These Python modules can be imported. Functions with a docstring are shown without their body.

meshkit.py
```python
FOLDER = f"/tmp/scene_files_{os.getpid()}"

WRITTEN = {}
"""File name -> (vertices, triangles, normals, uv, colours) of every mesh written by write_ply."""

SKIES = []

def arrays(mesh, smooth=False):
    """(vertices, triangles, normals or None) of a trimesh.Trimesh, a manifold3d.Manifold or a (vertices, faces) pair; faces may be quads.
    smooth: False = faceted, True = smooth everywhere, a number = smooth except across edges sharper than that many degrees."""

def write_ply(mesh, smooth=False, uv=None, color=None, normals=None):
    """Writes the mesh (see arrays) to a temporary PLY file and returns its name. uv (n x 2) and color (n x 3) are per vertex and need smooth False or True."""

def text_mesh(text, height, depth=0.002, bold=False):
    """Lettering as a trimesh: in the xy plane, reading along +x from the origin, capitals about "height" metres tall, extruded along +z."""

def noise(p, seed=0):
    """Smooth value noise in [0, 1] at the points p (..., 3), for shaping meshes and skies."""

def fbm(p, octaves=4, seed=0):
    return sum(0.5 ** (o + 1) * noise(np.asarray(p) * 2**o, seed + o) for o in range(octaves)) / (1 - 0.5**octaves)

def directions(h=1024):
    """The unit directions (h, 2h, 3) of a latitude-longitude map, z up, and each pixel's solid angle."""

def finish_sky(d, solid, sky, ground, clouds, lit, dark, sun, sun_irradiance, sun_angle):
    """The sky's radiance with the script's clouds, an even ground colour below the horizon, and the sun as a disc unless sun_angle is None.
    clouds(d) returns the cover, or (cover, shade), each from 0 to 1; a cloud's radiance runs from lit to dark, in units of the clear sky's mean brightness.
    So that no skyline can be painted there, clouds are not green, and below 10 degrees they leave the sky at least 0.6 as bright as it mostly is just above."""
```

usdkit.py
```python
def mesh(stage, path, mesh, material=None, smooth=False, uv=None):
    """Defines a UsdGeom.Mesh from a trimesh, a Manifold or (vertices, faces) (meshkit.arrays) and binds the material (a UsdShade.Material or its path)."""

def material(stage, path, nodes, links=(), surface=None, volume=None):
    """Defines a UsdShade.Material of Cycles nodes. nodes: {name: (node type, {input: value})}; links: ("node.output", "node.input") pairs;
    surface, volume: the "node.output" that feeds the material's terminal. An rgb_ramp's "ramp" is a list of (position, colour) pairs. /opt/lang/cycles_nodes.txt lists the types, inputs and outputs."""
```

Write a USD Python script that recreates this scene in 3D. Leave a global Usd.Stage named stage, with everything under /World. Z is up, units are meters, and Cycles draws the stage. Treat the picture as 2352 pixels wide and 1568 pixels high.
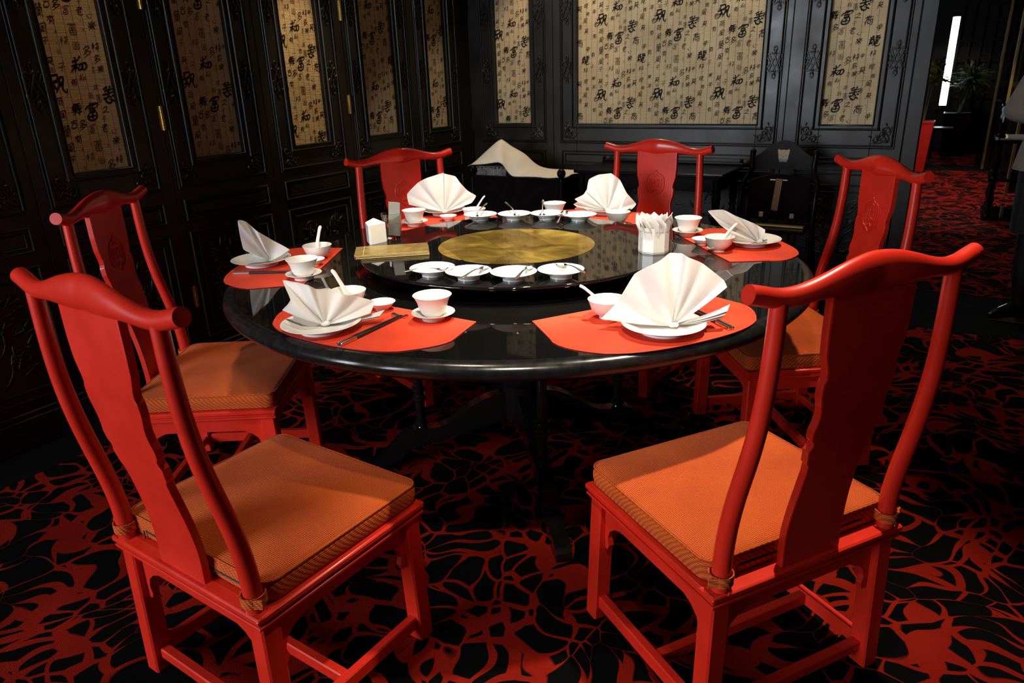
import math, random
import numpy as np, trimesh
import usdkit, meshkit
from pxr import Usd, UsdGeom, UsdLux, UsdShade, Gf, Sdf, Vt

PI = math.pi
rng = np.random.default_rng(7)
stage = Usd.Stage.CreateInMemory()
UsdGeom.SetStageUpAxis(stage, UsdGeom.Tokens.z)
UsdGeom.SetStageMetersPerUnit(stage, 1.0)
UsdGeom.Xform.Define(stage, '/World')
UsdGeom.Scope.Define(stage, '/World/Looks')

# ------------------------------------------------------------------ camera
CAM_POS = (0.0, -2.3941, 1.3418)
CR = (0.9994745, -0.0012199, -0.0323928)
CU = (0.0308088, 0.3464810, 0.9375509)
CF = (-0.0100797, 0.9380562, -0.3463365)
cam = UsdGeom.Camera.Define(stage, '/World/camera')
cam.CreateHorizontalApertureAttr(36.0)
cam.CreateVerticalApertureAttr(24.0)
cam.CreateFocalLengthAttr(36.0 * 1662.25 / 2352)
cam.CreateClippingRangeAttr(Gf.Vec2f(0.05, 200))
cam.CreateFStopAttr(7.0)
cam.CreateFocusDistanceAttr(1.95)
cam.CreateExposureAttr(0.2)
cam.AddTransformOp().Set(Gf.Matrix4d(*CR, 0, *CU, 0, -CF[0], -CF[1], -CF[2], 0, *CAM_POS, 1))

# ------------------------------------------------------------------ light
def dome(rad):
    d = UsdLux.DomeLight.Define(stage, '/World/ambient_dome')
    d.CreateColorAttr(Gf.Vec3f(*rad)); d.CreateIntensityAttr(1.0)
def spot(name, pos, target, power, color, cone, radius=0.04, soft=0.3):
    l = UsdLux.SphereLight.Define(stage, '/World/' + name)
    l.CreateRadiusAttr(radius); l.CreateColorAttr(Gf.Vec3f(*color)); l.CreateIntensityAttr(power)
    l.CreateNormalizeAttr(True)
    s = UsdLux.ShapingAPI.Apply(l.GetPrim()); s.CreateShapingConeAngleAttr(cone); s.CreateShapingConeSoftnessAttr(soft)
    p, t = Gf.Vec3d(*pos), Gf.Vec3d(*target)
    up = Gf.Vec3d(0, 1, 0) if abs((t - p).GetNormalized()[2]) > .95 else Gf.Vec3d(0, 0, 1)
    l.AddTransformOp().Set(Gf.Matrix4d().SetLookAt(p, t, up).GetInverse())
def area(name, pos, target, w, h, power, color):
    l = UsdLux.RectLight.Define(stage, '/World/' + name)
    l.CreateWidthAttr(w); l.CreateHeightAttr(h); l.CreateColorAttr(Gf.Vec3f(*color)); l.CreateIntensityAttr(power)
    l.CreateNormalizeAttr(False)
    l.AddTransformOp().Set(Gf.Matrix4d().SetLookAt(Gf.Vec3d(*pos), Gf.Vec3d(*target), Gf.Vec3d(0, 0, 1)).GetInverse())
WARM = (1.0, 0.85, 0.66)
dome((0.002, 0.0022, 0.0025))
# recessed halogen spots straight above the table's edge, wall washers and the corridor's lamps
spot('table_spot', (0.10, 0.05, 2.70), (0.04, 0.0, 0.75), 105, WARM, 22, soft=0.5)
spot('table_spot_001', (0.86, -0.62, 2.70), (0.50, -0.86, 0.6), 76, WARM, 24, soft=0.6)
spot('table_spot_002', (-0.45, -0.80, 2.70), (-0.47, -0.76, 0.6), 15, WARM, 22, soft=0.7)
spot('table_spot_003', (0.10, 0.58, 2.70), (0.04, 0.78, 0.75), 70, WARM, 19, soft=0.5)
spot('table_spot_004', (-0.84, 0.05, 2.70), (-0.78, 0.02, 0.75), 18, WARM, 14, soft=0.5)
spot('table_spot_005', (0.95, 0.20, 2.70), (0.78, 0.12, 0.75), 38, WARM, 16, soft=0.5)
spot('wall_spot', (0.50, 1.79, 2.70), (0.60, 1.96, 1.6), 11, WARM, 50)
spot('wall_spot_001', (-0.739, 1.447, 2.70), (-0.98, 1.60, 1.40), 30, (1.0, 0.72, 0.40), 13)
spot('wall_spot_002', (-1.348, 0.447, 2.70), (-1.62, 0.61, 1.40), 5.5, (1.0, 0.68, 0.36), 14)
spot('table_spot_006', (-0.10, -2.25, 2.72), (0.02, -0.30, 0.80), 58, (1.0, 0.86, 0.68), 20, soft=0.6)
spot('table_spot_007', (-0.05, -1.38, 2.70), (-0.05, -1.32, 0), 18, WARM, 11, soft=0.5)
spot('corridor_spot_002', (5.6, 7.6, 2.70), (5.9, 8.25, 0.9), 14, WARM, 40)
spot('wall_spot_003', (0.05, 2.25, 2.70), (0.22, 2.55, 1.1), 12, (1.0, 0.72, 0.42), 25)
spot('wall_spot_004', (1.45, 1.30, 2.70), (1.65, 1.60, 1.5), 5, WARM, 35)
spot('corridor_spot', (4.4, 5.6, 2.70), (4.4, 5.6, 0), 60, WARM, 42)
spot('corridor_spot_001', (2.9, 2.7, 2.70), (2.9, 2.6, 0), 8, WARM, 40)
# daylight from the dining room's window, behind and to the left of the camera
area('window_daylight', (-4.2, -3.6, 1.75), (0.3, 0.3, 0.9), 2.1, 1.9, 16.0, (0.86, 0.93, 1.0))

# ------------------------------------------------------------------ helpers
used = {}
def numbered(path):
    n = used.get(path, -1) + 1
    used[path] = n
    return path if n == 0 else f'{path}_{n:03d}'
def path_of(p):
    return str(p.GetPath()) if hasattr(p, 'GetPath') else str(p)
def tag(prim, label=None, cat=None, group=None, kind=None):
    for k, v in (('label', label), ('category', cat), ('group', group), ('kind', kind)):
        if v: prim.SetCustomDataByKey(k, v)
    return prim
def thing(name, label=None, cat=None, loc=(0, 0, 0), rot=0.0, group=None, kind=None):
    x = UsdGeom.Xform.Define(stage, numbered('/World/' + name))
    x.AddTranslateOp().Set(Gf.Vec3d(*map(float, loc)))
    r = rot if isinstance(rot, (tuple, list)) else (0, 0, rot)
    x.AddRotateXYZOp().Set(Gf.Vec3f(*[float(math.degrees(a)) for a in r]))
    return tag(x.GetPrim(), label, cat, group, kind)
def part(parent, name, mesh, mat, smooth=35, label=None, kind=None, group=None, cat=None):
    base = path_of(parent) if parent is not None else '/World'
    m = usdkit.mesh(stage, numbered(base + '/' + name), mesh, mat, smooth=smooth)
    return tag(m.GetPrim(), label, cat, group, kind)
def copy_of(src, label, loc, rot=0.0, group=None):
    base = src.GetName()
    while base[-4:-3] == '_' and base[-3:].isdigit(): base = base[:-4]
    o = thing(base, label, src.GetCustomDataByKey('category'), loc, rot, group or src.GetCustomDataByKey('group'))
    o.GetReferences().AddInternalReference(src.GetPath()); o.SetInstanceable(True)
    return o
def cat_(*ms): return trimesh.util.concatenate([m for m in ms])
def tm(v, f): return trimesh.Trimesh(np.asarray(v, float), np.asarray(f, int), process=False)
def hull(pts): return trimesh.convex.convex_hull(np.asarray(pts, float))
def rbox(c, s, r=0.003, M=None):
    """Box centred on c, size s, with chamfered edges."""
    h = np.asarray(s, float) / 2
    r = min(r, h.min() * .49)
    P = []
    for sx in (-1, 1):
        for sy in (-1, 1):
            for sz in (-1, 1):
                k = np.array([sx, sy, sz], float)
                for ax in range(3):
                    q = h - r; q[ax] = h[ax]; P.append(k * q)
    m = hull(P)
    if M is not None: m.apply_transform(M)
    m.apply_translation(c)
    return m
def bx(x0, x1, y0, y1, z0, z1, r=0.002):
    return rbox(((x0 + x1) / 2, (y0 + y1) / 2, (z0 + z1) / 2), (x1 - x0, y1 - y0, z1 - z0), r)
def rot(ax, a):
    return trimesh.transformations.rotation_matrix(a, {'x': (1, 0, 0), 'y': (0, 1, 0), 'z': (0, 0, 1)}[ax])
def lathe(prof, n=48):
    """Revolve (r, z) profile about z; closed when it starts and ends at r=0."""
    pr = np.asarray(prof, float); a = np.arange(n) * 2 * PI / n
    v = np.stack([pr[:, None, 0] * np.cos(a), pr[:, None, 0] * np.sin(a), np.repeat(pr[:, 1:2], n, 1)], -1).reshape(-1, 3)
    i, j = np.meshgrid(np.arange(len(pr) - 1), np.arange(n), indexing='ij')
    q = np.stack([i * n + j, i * n + (j + 1) % n, (i + 1) * n + (j + 1) % n, (i + 1) * n + j], -1).reshape(-1, 4)
    f = np.vstack([q[:, [0, 1, 2]], q[:, [0, 2, 3]]])
    m = trimesh.Trimesh(v, f, process=True)
    m.update_faces(m.nondegenerate_faces())
    if m.is_watertight and m.volume < 0: m.invert()
    return m
def spline(pts, n):
    from scipy.interpolate import CubicSpline
    p = np.asarray(pts, float)
    if len(p) < 3: return p[0] + np.linspace(0, 1, n)[:, None] * (p[-1] - p[0])
    t = np.r_[0, np.cumsum(np.linalg.norm(np.diff(p, axis=0), axis=1))]
    return CubicSpline(t, p)(np.linspace(0, t[-1], n))
def sweep(pts, sec, up=(0, 0, 1), caps=True):
    """Sweep sections along pts: sec(i) -> (k,2) in the (side, up) frame."""
    p = np.asarray(pts, float); t = np.gradient(p, axis=0); t /= np.linalg.norm(t, axis=1, keepdims=True)
    upv = np.broadcast_to(np.asarray(up, float), p.shape)
    a = np.cross(t, upv); a /= np.linalg.norm(a, axis=1, keepdims=True); b = np.cross(a, t)
    S = [np.asarray(sec(i), float) for i in range(len(p))]; k = len(S[0])
    v = np.concatenate([p[i] + S[i][:, :1] * a[i] + S[i][:, 1:] * b[i] for i in range(len(p))])
    i, j = np.meshgrid(np.arange(len(p) - 1), np.arange(k), indexing='ij')
    q = np.stack([i * k + j, (i + 1) * k + j, (i + 1) * k + (j + 1) % k, i * k + (j + 1) % k], -1).reshape(-1, 4)
    f = [*np.vstack([q[:, [0, 1, 2]], q[:, [0, 2, 3]]])]
    if caps:
        n0 = len(v); v = np.vstack([v, p[0], p[-1]]); e = (len(p) - 1) * k
        for j in range(k):
            f.append([n0, j, (j + 1) % k]); f.append([n0 + 1, e + (j + 1) % k, e + j])
    m = tm(v, f)
    try:
        if m.is_watertight and m.volume < 0: m.invert()
    except Exception: pass
    return m
def circ(r, k=10, ry=None):
    a = np.arange(k) * 2 * PI / k
    return np.c_[r * np.cos(a), (ry if ry is not None else r) * np.sin(a)]
def tube(pts, r, k=8, n=None):
    p = spline(pts, n) if n else np.asarray(pts, float)
    R = np.interp(np.linspace(0, 1, len(p)), np.linspace(0, 1, np.size(r)), np.atleast_1d(r))
    d = p[-1] - p[0]; t = np.gradient(p, axis=0); t = np.abs(t / (np.linalg.norm(t, axis=1, keepdims=True) + 1e-12)).max(0)
    up = np.eye(3)[int(np.argmin(t))] * 1.0 + 1e-4
    return sweep(p, lambda i: circ(R[i], k), up)
def extrude(poly, h):
    from shapely.geometry import Polygon
    return trimesh.creation.extrude_polygon(poly if hasattr(poly, 'exterior') else Polygon(poly), h, engine='earcut')
def smooth_poly(pts, n=8, closed=True):
    """Catmull-Rom through points."""
    p = np.asarray(pts, float); out = []
    N = len(p)
    for i in range(N):
        a, b, c, d = p[(i - 1) % N], p[i], p[(i + 1) % N], p[(i + 2) % N]
        for t in np.arange(n) / n:
            out.append(.5 * ((2 * b) + (-a + c) * t + (2 * a - 5 * b + 4 * c - d) * t * t + (-a + 3 * b - 3 * c + d) * t ** 3))
    return np.array(out)
def ellipsoid(c, s, M=None, sub=2):
    m = trimesh.creation.icosphere(subdivisions=sub, radius=1.0); m.apply_scale(s)
    if M is not None: m.apply_transform(M)
    m.apply_translation(c); return m

# ------------------------------------------------------------------ materials
MAT = {}
def mat(name, nodes, links, surface='p.BSDF'):
    MAT[name] = usdkit.material(stage, '/World/Looks/' + name, nodes, links, surface=surface)
    return MAT[name]
def plain(name, color, rough=0.5, metallic=0.0, spec=0.5, coat=0.0, vary=0.12, scale=14.0, bump=0.0, bscale=120.0, **kw):
    """Principled with a little noise in colour and roughness."""
    c = np.asarray(color, float)
    nodes = {'tc': ('texture_coordinate', {}), 'n': ('noise_texture', {'scale': scale, 'detail': 3.0}),
             'r': ('rgb_ramp', {'ramp': [(0.3, tuple(c * (1 - vary))), (0.7, tuple(np.minimum(c * (1 + vary), 1)))]}),
             'mr': ('map_range', {'from_min': 0.3, 'from_max': 0.7, 'to_min': max(rough * .85, 0), 'to_max': min(rough * 1.15, 1)}),
             'p': ('principled_bsdf', {'metallic': metallic, 'specular_ior_level': spec, 'coat_weight': coat, **{'coat_roughness': 0.04, **kw}})}
    links = [('tc.object', 'n.vector'), ('n.fac', 'r.fac'), ('n.fac', 'mr.value'), ('r.color', 'p.base_color'), ('mr.result', 'p.roughness')]
    if bump:
        nodes['bn'] = ('noise_texture', {'scale': bscale, 'detail': 2.0}); nodes['b'] = ('bump', {'strength': bump, 'distance': 0.002})
        links += [('tc.object', 'bn.vector'), ('bn.fac', 'b.height'), ('b.normal', 'p.normal')]
    return mat(name, nodes, links)

plain('red_lacquer', (0.60, 0.021, 0.009), 0.36, spec=0.35, coat=0.35, coat_roughness=0.17, vary=0.10, scale=9, bump=0.05, bscale=60)
plain('black_lacquer', (0.0045, 0.0042, 0.0042), 0.035, spec=0.75, vary=0.1)
plain('table_edge_lacquer', (0.008, 0.008, 0.0085), 0.22, spec=0.6, vary=0.3, scale=40)
plain('table_leg_lacquer', (0.006, 0.005, 0.005), 0.16, spec=0.5)
plain('ebony_wood', (0.0075, 0.0055, 0.0042), 0.40, spec=0.46, vary=0.25, scale=6, bump=0.08, bscale=40)
plain('dark_furniture', (0.007, 0.005, 0.005), 0.28, spec=0.10)
plain('porcelain', (0.82, 0.80, 0.76), 0.10, spec=0.6, vary=0.01)
mat('napkin_linen', {'tc': ('texture_coordinate', {}), 'n': ('noise_texture', {'scale': 900.0, 'detail': 2.0}), 'b': ('bump', {'strength': 0.06, 'distance': 0.001}),
    'p': ('principled_bsdf', {'base_color': (0.87, 0.86, 0.85), 'roughness': 0.85, 'specular_ior_level': 0.15}), 't': ('translucent_bsdf', {'color': (0.86, 0.84, 0.82)}), 'x': ('mix_closure', {'fac': 0.38})},
    [('tc.object', 'n.vector'), ('n.fac', 'b.height'), ('b.normal', 'p.normal'), ('p.BSDF', 'x.closure1'), ('t.BSDF', 'x.closure2')], surface='x.closure')
plain('draped_linen', (0.76, 0.72, 0.64), 0.9, spec=0.1, vary=0.03, bump=0.1, bscale=500)
plain('steel', (0.66, 0.64, 0.60), 0.22, metallic=1.0, vary=0.03)
plain('brass', (0.62, 0.46, 0.16), 0.25, metallic=1.0)
plain('menu_gold', (0.55, 0.40, 0.13), 0.36, metallic=0.85, vary=0.05, scale=30)
plain('menu_page', (0.62, 0.50, 0.26), 0.5)
plain('chopstick_black', (0.012, 0.011, 0.012), 0.35)
plain('dark_rubber', (0.01, 0.009, 0.009), 0.7)
plain('ceiling_paint', (0.02, 0.019, 0.018), 0.8)
plain('card_grey', (0.30, 0.29, 0.25), 0.6)
plain('leaf_green', (0.035, 0.075, 0.022), 0.45, vary=0.4, scale=20)
plain('leaf_yellow', (0.20, 0.18, 0.03), 0.5, vary=0.3)
plain('stem_brown', (0.12, 0.09, 0.05), 0.7)
plain('planter_red', (0.42, 0.012, 0.008), 0.35)
plain('skin', (0.42, 0.22, 0.15), 0.5, subsurface_weight=0.1, vary=0.05)
plain('lip', (0.30, 0.09, 0.07), 0.4)
plain('jacket_cloth', (0.15, 0.13, 0.115), 0.85, spec=0.2, bump=0.1, bscale=300)
plain('skirt_cloth', (0.006, 0.006, 0.007), 0.9)
plain('stocking', (0.012, 0.009, 0.010), 0.6)
plain('shoe_leather', (0.008, 0.008, 0.008), 0.15, spec=0.6)
plain('hair_black', (0.008, 0.006, 0.005), 0.4)
plain('eye_white', (0.7, 0.7, 0.68), 0.3)
plain('strap_tan', (0.30, 0.16, 0.075), 0.8, bump=0.2, bscale=400)
plain('bear_cream', (0.55, 0.42, 0.26), 0.6, vary=0.04)
plain('bear_blue', (0.14, 0.30, 0.38), 0.6)
plain('bear_dark', (0.05, 0.035, 0.025), 0.6)
plain('cream_cloth', (0.60, 0.50, 0.34), 0.8)
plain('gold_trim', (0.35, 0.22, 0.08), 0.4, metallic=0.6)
plain('grey_print', (0.42, 0.42, 0.43), 0.5)
plain('crib_bin', (0.22, 0.22, 0.21), 0.35, vary=0.5, scale=30)
mat('clear_glass', {'p': ('principled_bsdf', {'base_color': (0.93, 0.95, 0.95), 'roughness': 0.02, 'transmission_weight': 1.0, 'ior': 1.45})}, [])
mat('window_pane_side', {'e': ('emission', {'color': (0.80, 0.90, 1.0), 'strength': 2.6})}, [], surface='e.emission')
mat('daylight_pane', {'e': ('emission', {'color': (0.78, 0.89, 1.0), 'strength': 14.0})}, [], surface='e.emission')

# seat fabric: a coarse basket weave of orange over red threads
mat('cushion_weave',
    {'tc': ('texture_coordinate', {}), 'g': ('geometry', {}), 'sx': ('separate_xyz', {}), 'ab': ('math', {'math_type': 'absolute'}), 'gt': ('math', {'math_type': 'greater_than', 'value2': 0.6}),
     'w1': ('wave_texture', {'wave_type': 'bands', 'bands_direction': 'x', 'scale': 75.0, 'distortion': 0.4, 'detail': 1.0}),
     'w2': ('wave_texture', {'wave_type': 'bands', 'bands_direction': 'y', 'scale': 75.0, 'distortion': 0.4, 'detail': 1.0}),
     'w3': ('wave_texture', {'wave_type': 'bands', 'bands_direction': 'z', 'scale': 75.0, 'distortion': 0.4, 'detail': 1.0}),
     'w4': ('wave_texture', {'wave_type': 'bands', 'bands_direction': 'diagonal', 'scale': 44.0, 'distortion': 0.2, 'detail': 1.0}),
     'mt': ('mix', {'mix_type': 'multiply', 'fac': 1.0}), 'ms': ('mix', {'mix_type': 'multiply', 'fac': 1.0}), 'mul': ('mix', {'mix_type': 'mix'}),
     'n': ('noise_texture', {'scale': 7.0, 'detail': 4.0}),
     'add': ('math', {'math_type': 'multiply_add', 'value2': 0.5, 'value3': 0.0}), 'mx': ('math', {'math_type': 'add'}),
     'r': ('rgb_ramp', {'ramp': [(0.05, (0.26, 0.017, 0.006)), (0.55, (0.58, 0.088, 0.010)), (0.95, (0.76, 0.165, 0.016))]}),
     'b': ('bump', {'strength': 0.6, 'distance': 0.003}),
     'p': ('principled_bsdf', {'roughness': 0.8, 'specular_ior_level': 0.2, 'sheen_weight': 0.2, 'sheen_tint': (1.0, 0.5, 0.35), 'sheen_roughness': 0.4})},
    [('tc.object', 'w1.vector'), ('tc.object', 'w2.vector'), ('tc.object', 'w3.vector'), ('tc.object', 'w4.vector'), ('tc.object', 'n.vector'), ('g.true_normal', 'sx.vector'), ('sx.z', 'ab.value1'), ('ab.value', 'gt.value1'),
     ('w1.color', 'mt.color1'), ('w2.color', 'mt.color2'), ('w3.color', 'ms.color1'), ('w4.color', 'ms.color2'), ('gt.value', 'mul.fac'), ('ms.color', 'mul.color1'), ('mt.color', 'mul.color2'),
     ('mul.color', 'mx.value1'), ('n.fac', 'add.value1'), ('add.value', 'mx.value2'), ('mx.value', 'r.fac'), ('r.color', 'p.base_color'), ('mul.color', 'b.height'), ('b.normal', 'p.normal')])
mat('placemat_felt',
    {'tc': ('texture_coordinate', {}), 'n': ('noise_texture', {'scale': 260.0, 'detail': 3.0}), 'n2': ('noise_texture', {'scale': 9.0}),
     'r': ('rgb_ramp', {'ramp': [(0.35, (0.60, 0.045, 0.016)), (0.65, (0.70, 0.060, 0.022))]}), 'b': ('bump', {'strength': 0.12, 'distance': 0.001}),
     'p': ('principled_bsdf', {'roughness': 0.62, 'specular_ior_level': 0.3})},
    [('tc.object', 'n.vector'), ('tc.object', 'n2.vector'), ('n2.fac', 'r.fac'), ('r.color', 'p.base_color'), ('n.fac', 'b.height'), ('b.normal', 'p.normal')])
plain('placemat_edge', (0.40, 0.018, 0.01), 0.6)
# gold leaf sheets: every sheet is its own part, the tone varies per sheet
for k, t in enumerate((1.0, 0.72, 1.25)):
    mat(f'gold_leaf_{"abc"[k]}',
        {'tc': ('texture_coordinate', {}), 'n': ('noise_texture', {'scale': 9.0, 'detail': 6.0, 'distortion': 0.8}), 'n2': ('noise_texture', {'scale': 40.0, 'detail': 4.0}),
         'r': ('rgb_ramp', {'ramp': [(0.3, tuple(np.array((0.15, 0.09, 0.010)) * t)), (0.52, tuple(np.array((0.34, 0.22, 0.035)) * t)), (0.72, tuple(np.array((0.62, 0.45, 0.09)) * t))]}),
         'p': ('principled_bsdf', {'roughness': 0.30, 'metallic': 0.55, 'coat_weight': 0.8, 'coat_roughness': 0.03})},
        [('tc.object', 'n.vector'), ('tc.object', 'n2.vector'), ('n.fac', 'r.fac'), ('r.color', 'p.base_color')])
# wallpaper cloth: creased beige fabric with printed column rules
mat('wall_fabric',
    {'tc': ('texture_coordinate', {}), 'mp': ('mapping', {'scale': (6.0, 1.0, 70.0)}), 'n': ('noise_texture', {'scale': 2.2, 'detail': 4.0, 'distortion': 0.5}),
     'n2': ('noise_texture', {'scale': 5.0}),
     'r': ('rgb_ramp', {'ramp': [(0.3, (0.42, 0.32, 0.185)), (0.7, (0.53, 0.42, 0.255))]}),
     'b': ('bump', {'strength': 0.5, 'distance': 0.004}), 'p': ('principled_bsdf', {'roughness': 0.8, 'specular_ior_level': 0.2})},
    [('tc.object', 'mp.vector'), ('mp.vector', 'n.vector'), ('tc.object', 'n2.vector'), ('n2.fac', 'r.fac'), ('r.color', 'p.base_color'), ('n.fac', 'b.height'), ('b.normal', 'p.normal')])
mat('printed_ink', {'a': ('attribute', {'attribute': 'ink'}), 'p': ('principled_bsdf', {'roughness': 0.75, 'specular_ior_level': 0.2})}, [('a.color', 'p.base_color')])
# carpet: red vine network between black leaf shapes, warped so that it swirls
mat('carpet_pattern',
    {'g': ('geometry', {}), 'wn': ('noise_texture', {'scale': 2.6, 'detail': 1.0}), 'ws': ('mix', {'mix_type': 'subtract', 'fac': 1.0, 'color2': (0.5, 0.5, 0.5)}),
     'wm': ('mix', {'mix_type': 'multiply', 'fac': 1.0, 'color2': (0.46, 0.46, 0.0)}), 'wa': ('mix', {'mix_type': 'add', 'fac': 1.0}),
     'mp': ('mapping', {'scale': (1.0, 1.0, 0.0), 'rotation': (0, 0, 0.5)}),
     'wn2': ('noise_texture', {'scale': 9.0, 'detail': 0.0}), 'ws2': ('mix', {'mix_type': 'subtract', 'fac': 1.0, 'color2': (0.5, 0.5, 0.5)}),
     'wm2': ('mix', {'mix_type': 'multiply', 'fac': 1.0, 'color2': (0.085, 0.085, 0.0)}), 'wa2': ('mix', {'mix_type': 'add', 'fac': 1.0}),
     'v': ('voronoi_texture', {'feature': 'distance_to_edge', 'scale': 11.5, 'randomness': 1.0, 'dimensions': '3D'}),
     'tn': ('noise_texture', {'scale': 6.5, 'detail': 0.0}), 'tr': ('map_range', {'from_min': 0.3, 'from_max': 0.7, 'to_min': 0.004, 'to_max': 0.150, 'clamp': True}),
     'd': ('math', {'math_type': 'subtract'}), 's': ('map_range', {'from_min': -0.012, 'from_max': 0.012, 'to_min': 1.0, 'to_max': 0.0, 'clamp': True}),
     'pn': ('noise_texture', {'scale': 420.0, 'detail': 2.0}), 'sn': ('noise_texture', {'scale': 4.0}),
     'rr': ('rgb_ramp', {'ramp': [(0.3, (0.155, 0.006, 0.003)), (0.7, (0.235, 0.011, 0.005))]}),
     'c': ('mix', {'mix_type': 'mix', 'color1': (0.0018, 0.0018, 0.0019)}), 'b': ('bump', {'strength': 0.5, 'distance': 0.004}),
     'p': ('principled_bsdf', {'roughness': 0.95, 'specular_ior_level': 0.04})},
    [('g.position', 'wn.vector'), ('wn.color', 'ws.color1'), ('ws.color', 'wm.color1'), ('g.position', 'wa.color1'), ('wm.color', 'wa.color2'),
     ('g.position', 'wn2.vector'), ('wn2.color', 'ws2.color1'), ('ws2.color', 'wm2.color1'), ('wa.color', 'wa2.color1'), ('wm2.color', 'wa2.color2'),
     ('wa2.color', 'mp.vector'), ('mp.vector', 'v.vector'), ('g.position', 'tn.vector'), ('tn.fac', 'tr.value'), ('v.distance', 'd.value1'), ('tr.result', 'd.value2'),
     ('d.value', 's.value'), ('g.position', 'pn.vector'), ('pn.fac', 'b.height'), ('g.position', 'sn.vector'), ('sn.fac', 'rr.fac'),
     ('s.result', 'c.fac'), ('rr.color', 'c.color2'), ('c.color', 'p.base_color'), ('b.normal', 'p.normal')])
plain('carpet_black', (0.0035, 0.0036, 0.0037), 0.95, spec=0.06, bump=0.3, bscale=400)

# ------------------------------------------------------------------ room frames
TH1, D1 = 1.023338567, 1.783895     # left wall: direction, distance from the table's centre
TH2, D2 = -0.543017822, 2.394460    # back wall
def frame_loc(th, d): return (-math.sin(th) * d, math.cos(th) * d, 0)
def on_back(s, off, z=0.0):
    c, sn = math.cos(TH2), math.sin(TH2); d = D2 - off
    return (s * c - sn * d, s * sn + c * d, z)
CEIL = 2.80
LW0, LWC = -2.10, 2.3866            # left wall from .. to the corner, along its direction
BWC, BW1 = -1.7733, 1.030           # back wall from the corner to its free end
def left_pt(s, off): return np.array([s * math.cos(TH1) - math.sin(TH1) * (D1 - off), s * math.sin(TH1) + math.cos(TH1) * (D1 - off)])

# floor: black carpet borders with patterned fields let into them
fl = thing('floor', kind='structure')
part(fl, 'carpet_border', bx(-9, 16, -9, 18, -0.06, -0.002, 0.001), MAT['carpet_black'], smooth=False)
def field(pts):
    m = extrude(np.asarray(pts)[:, :2], 0.004); m.apply_translation((0, 0, -0.003)); part(fl, 'carpet_field', m, MAT['carpet_pattern'], smooth=False)
b0 = on_back(BWC + .16, .16)
e2 = np.array([math.cos(TH2), math.sin(TH2)]); n2 = np.array([math.sin(TH2), -math.cos(TH2)])
P = lambda s, off: np.array(on_back(s, off)[:2])
field([left_pt(-4.6, .25), P(6.0, 6.2), P(6.0, .21), P(BWC + .25, .21)])
field([P(-1.5, -.56), P(6.0, -.56), P(6.0, -6.5), P(-1.5, -6.5)])
field([P(-.2, -7.1), P(1.40, -7.1), P(1.40, -8.8), P(-.2, -8.8)])
part(fl, 'threshold_plate', rbox((0, 0, 0.002), (0.62, 0.10, 0.006), 0.002, rot('z', TH2)).apply_translation((2.86, 1.23, 0)), MAT['brass'])
cl = thing('ceiling', kind='structure')
part(cl, 'ceiling_board', bx(-9, 16, -9, 18, CEIL, CEIL + .05), MAT['ceiling_paint'], smooth=False)

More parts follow.
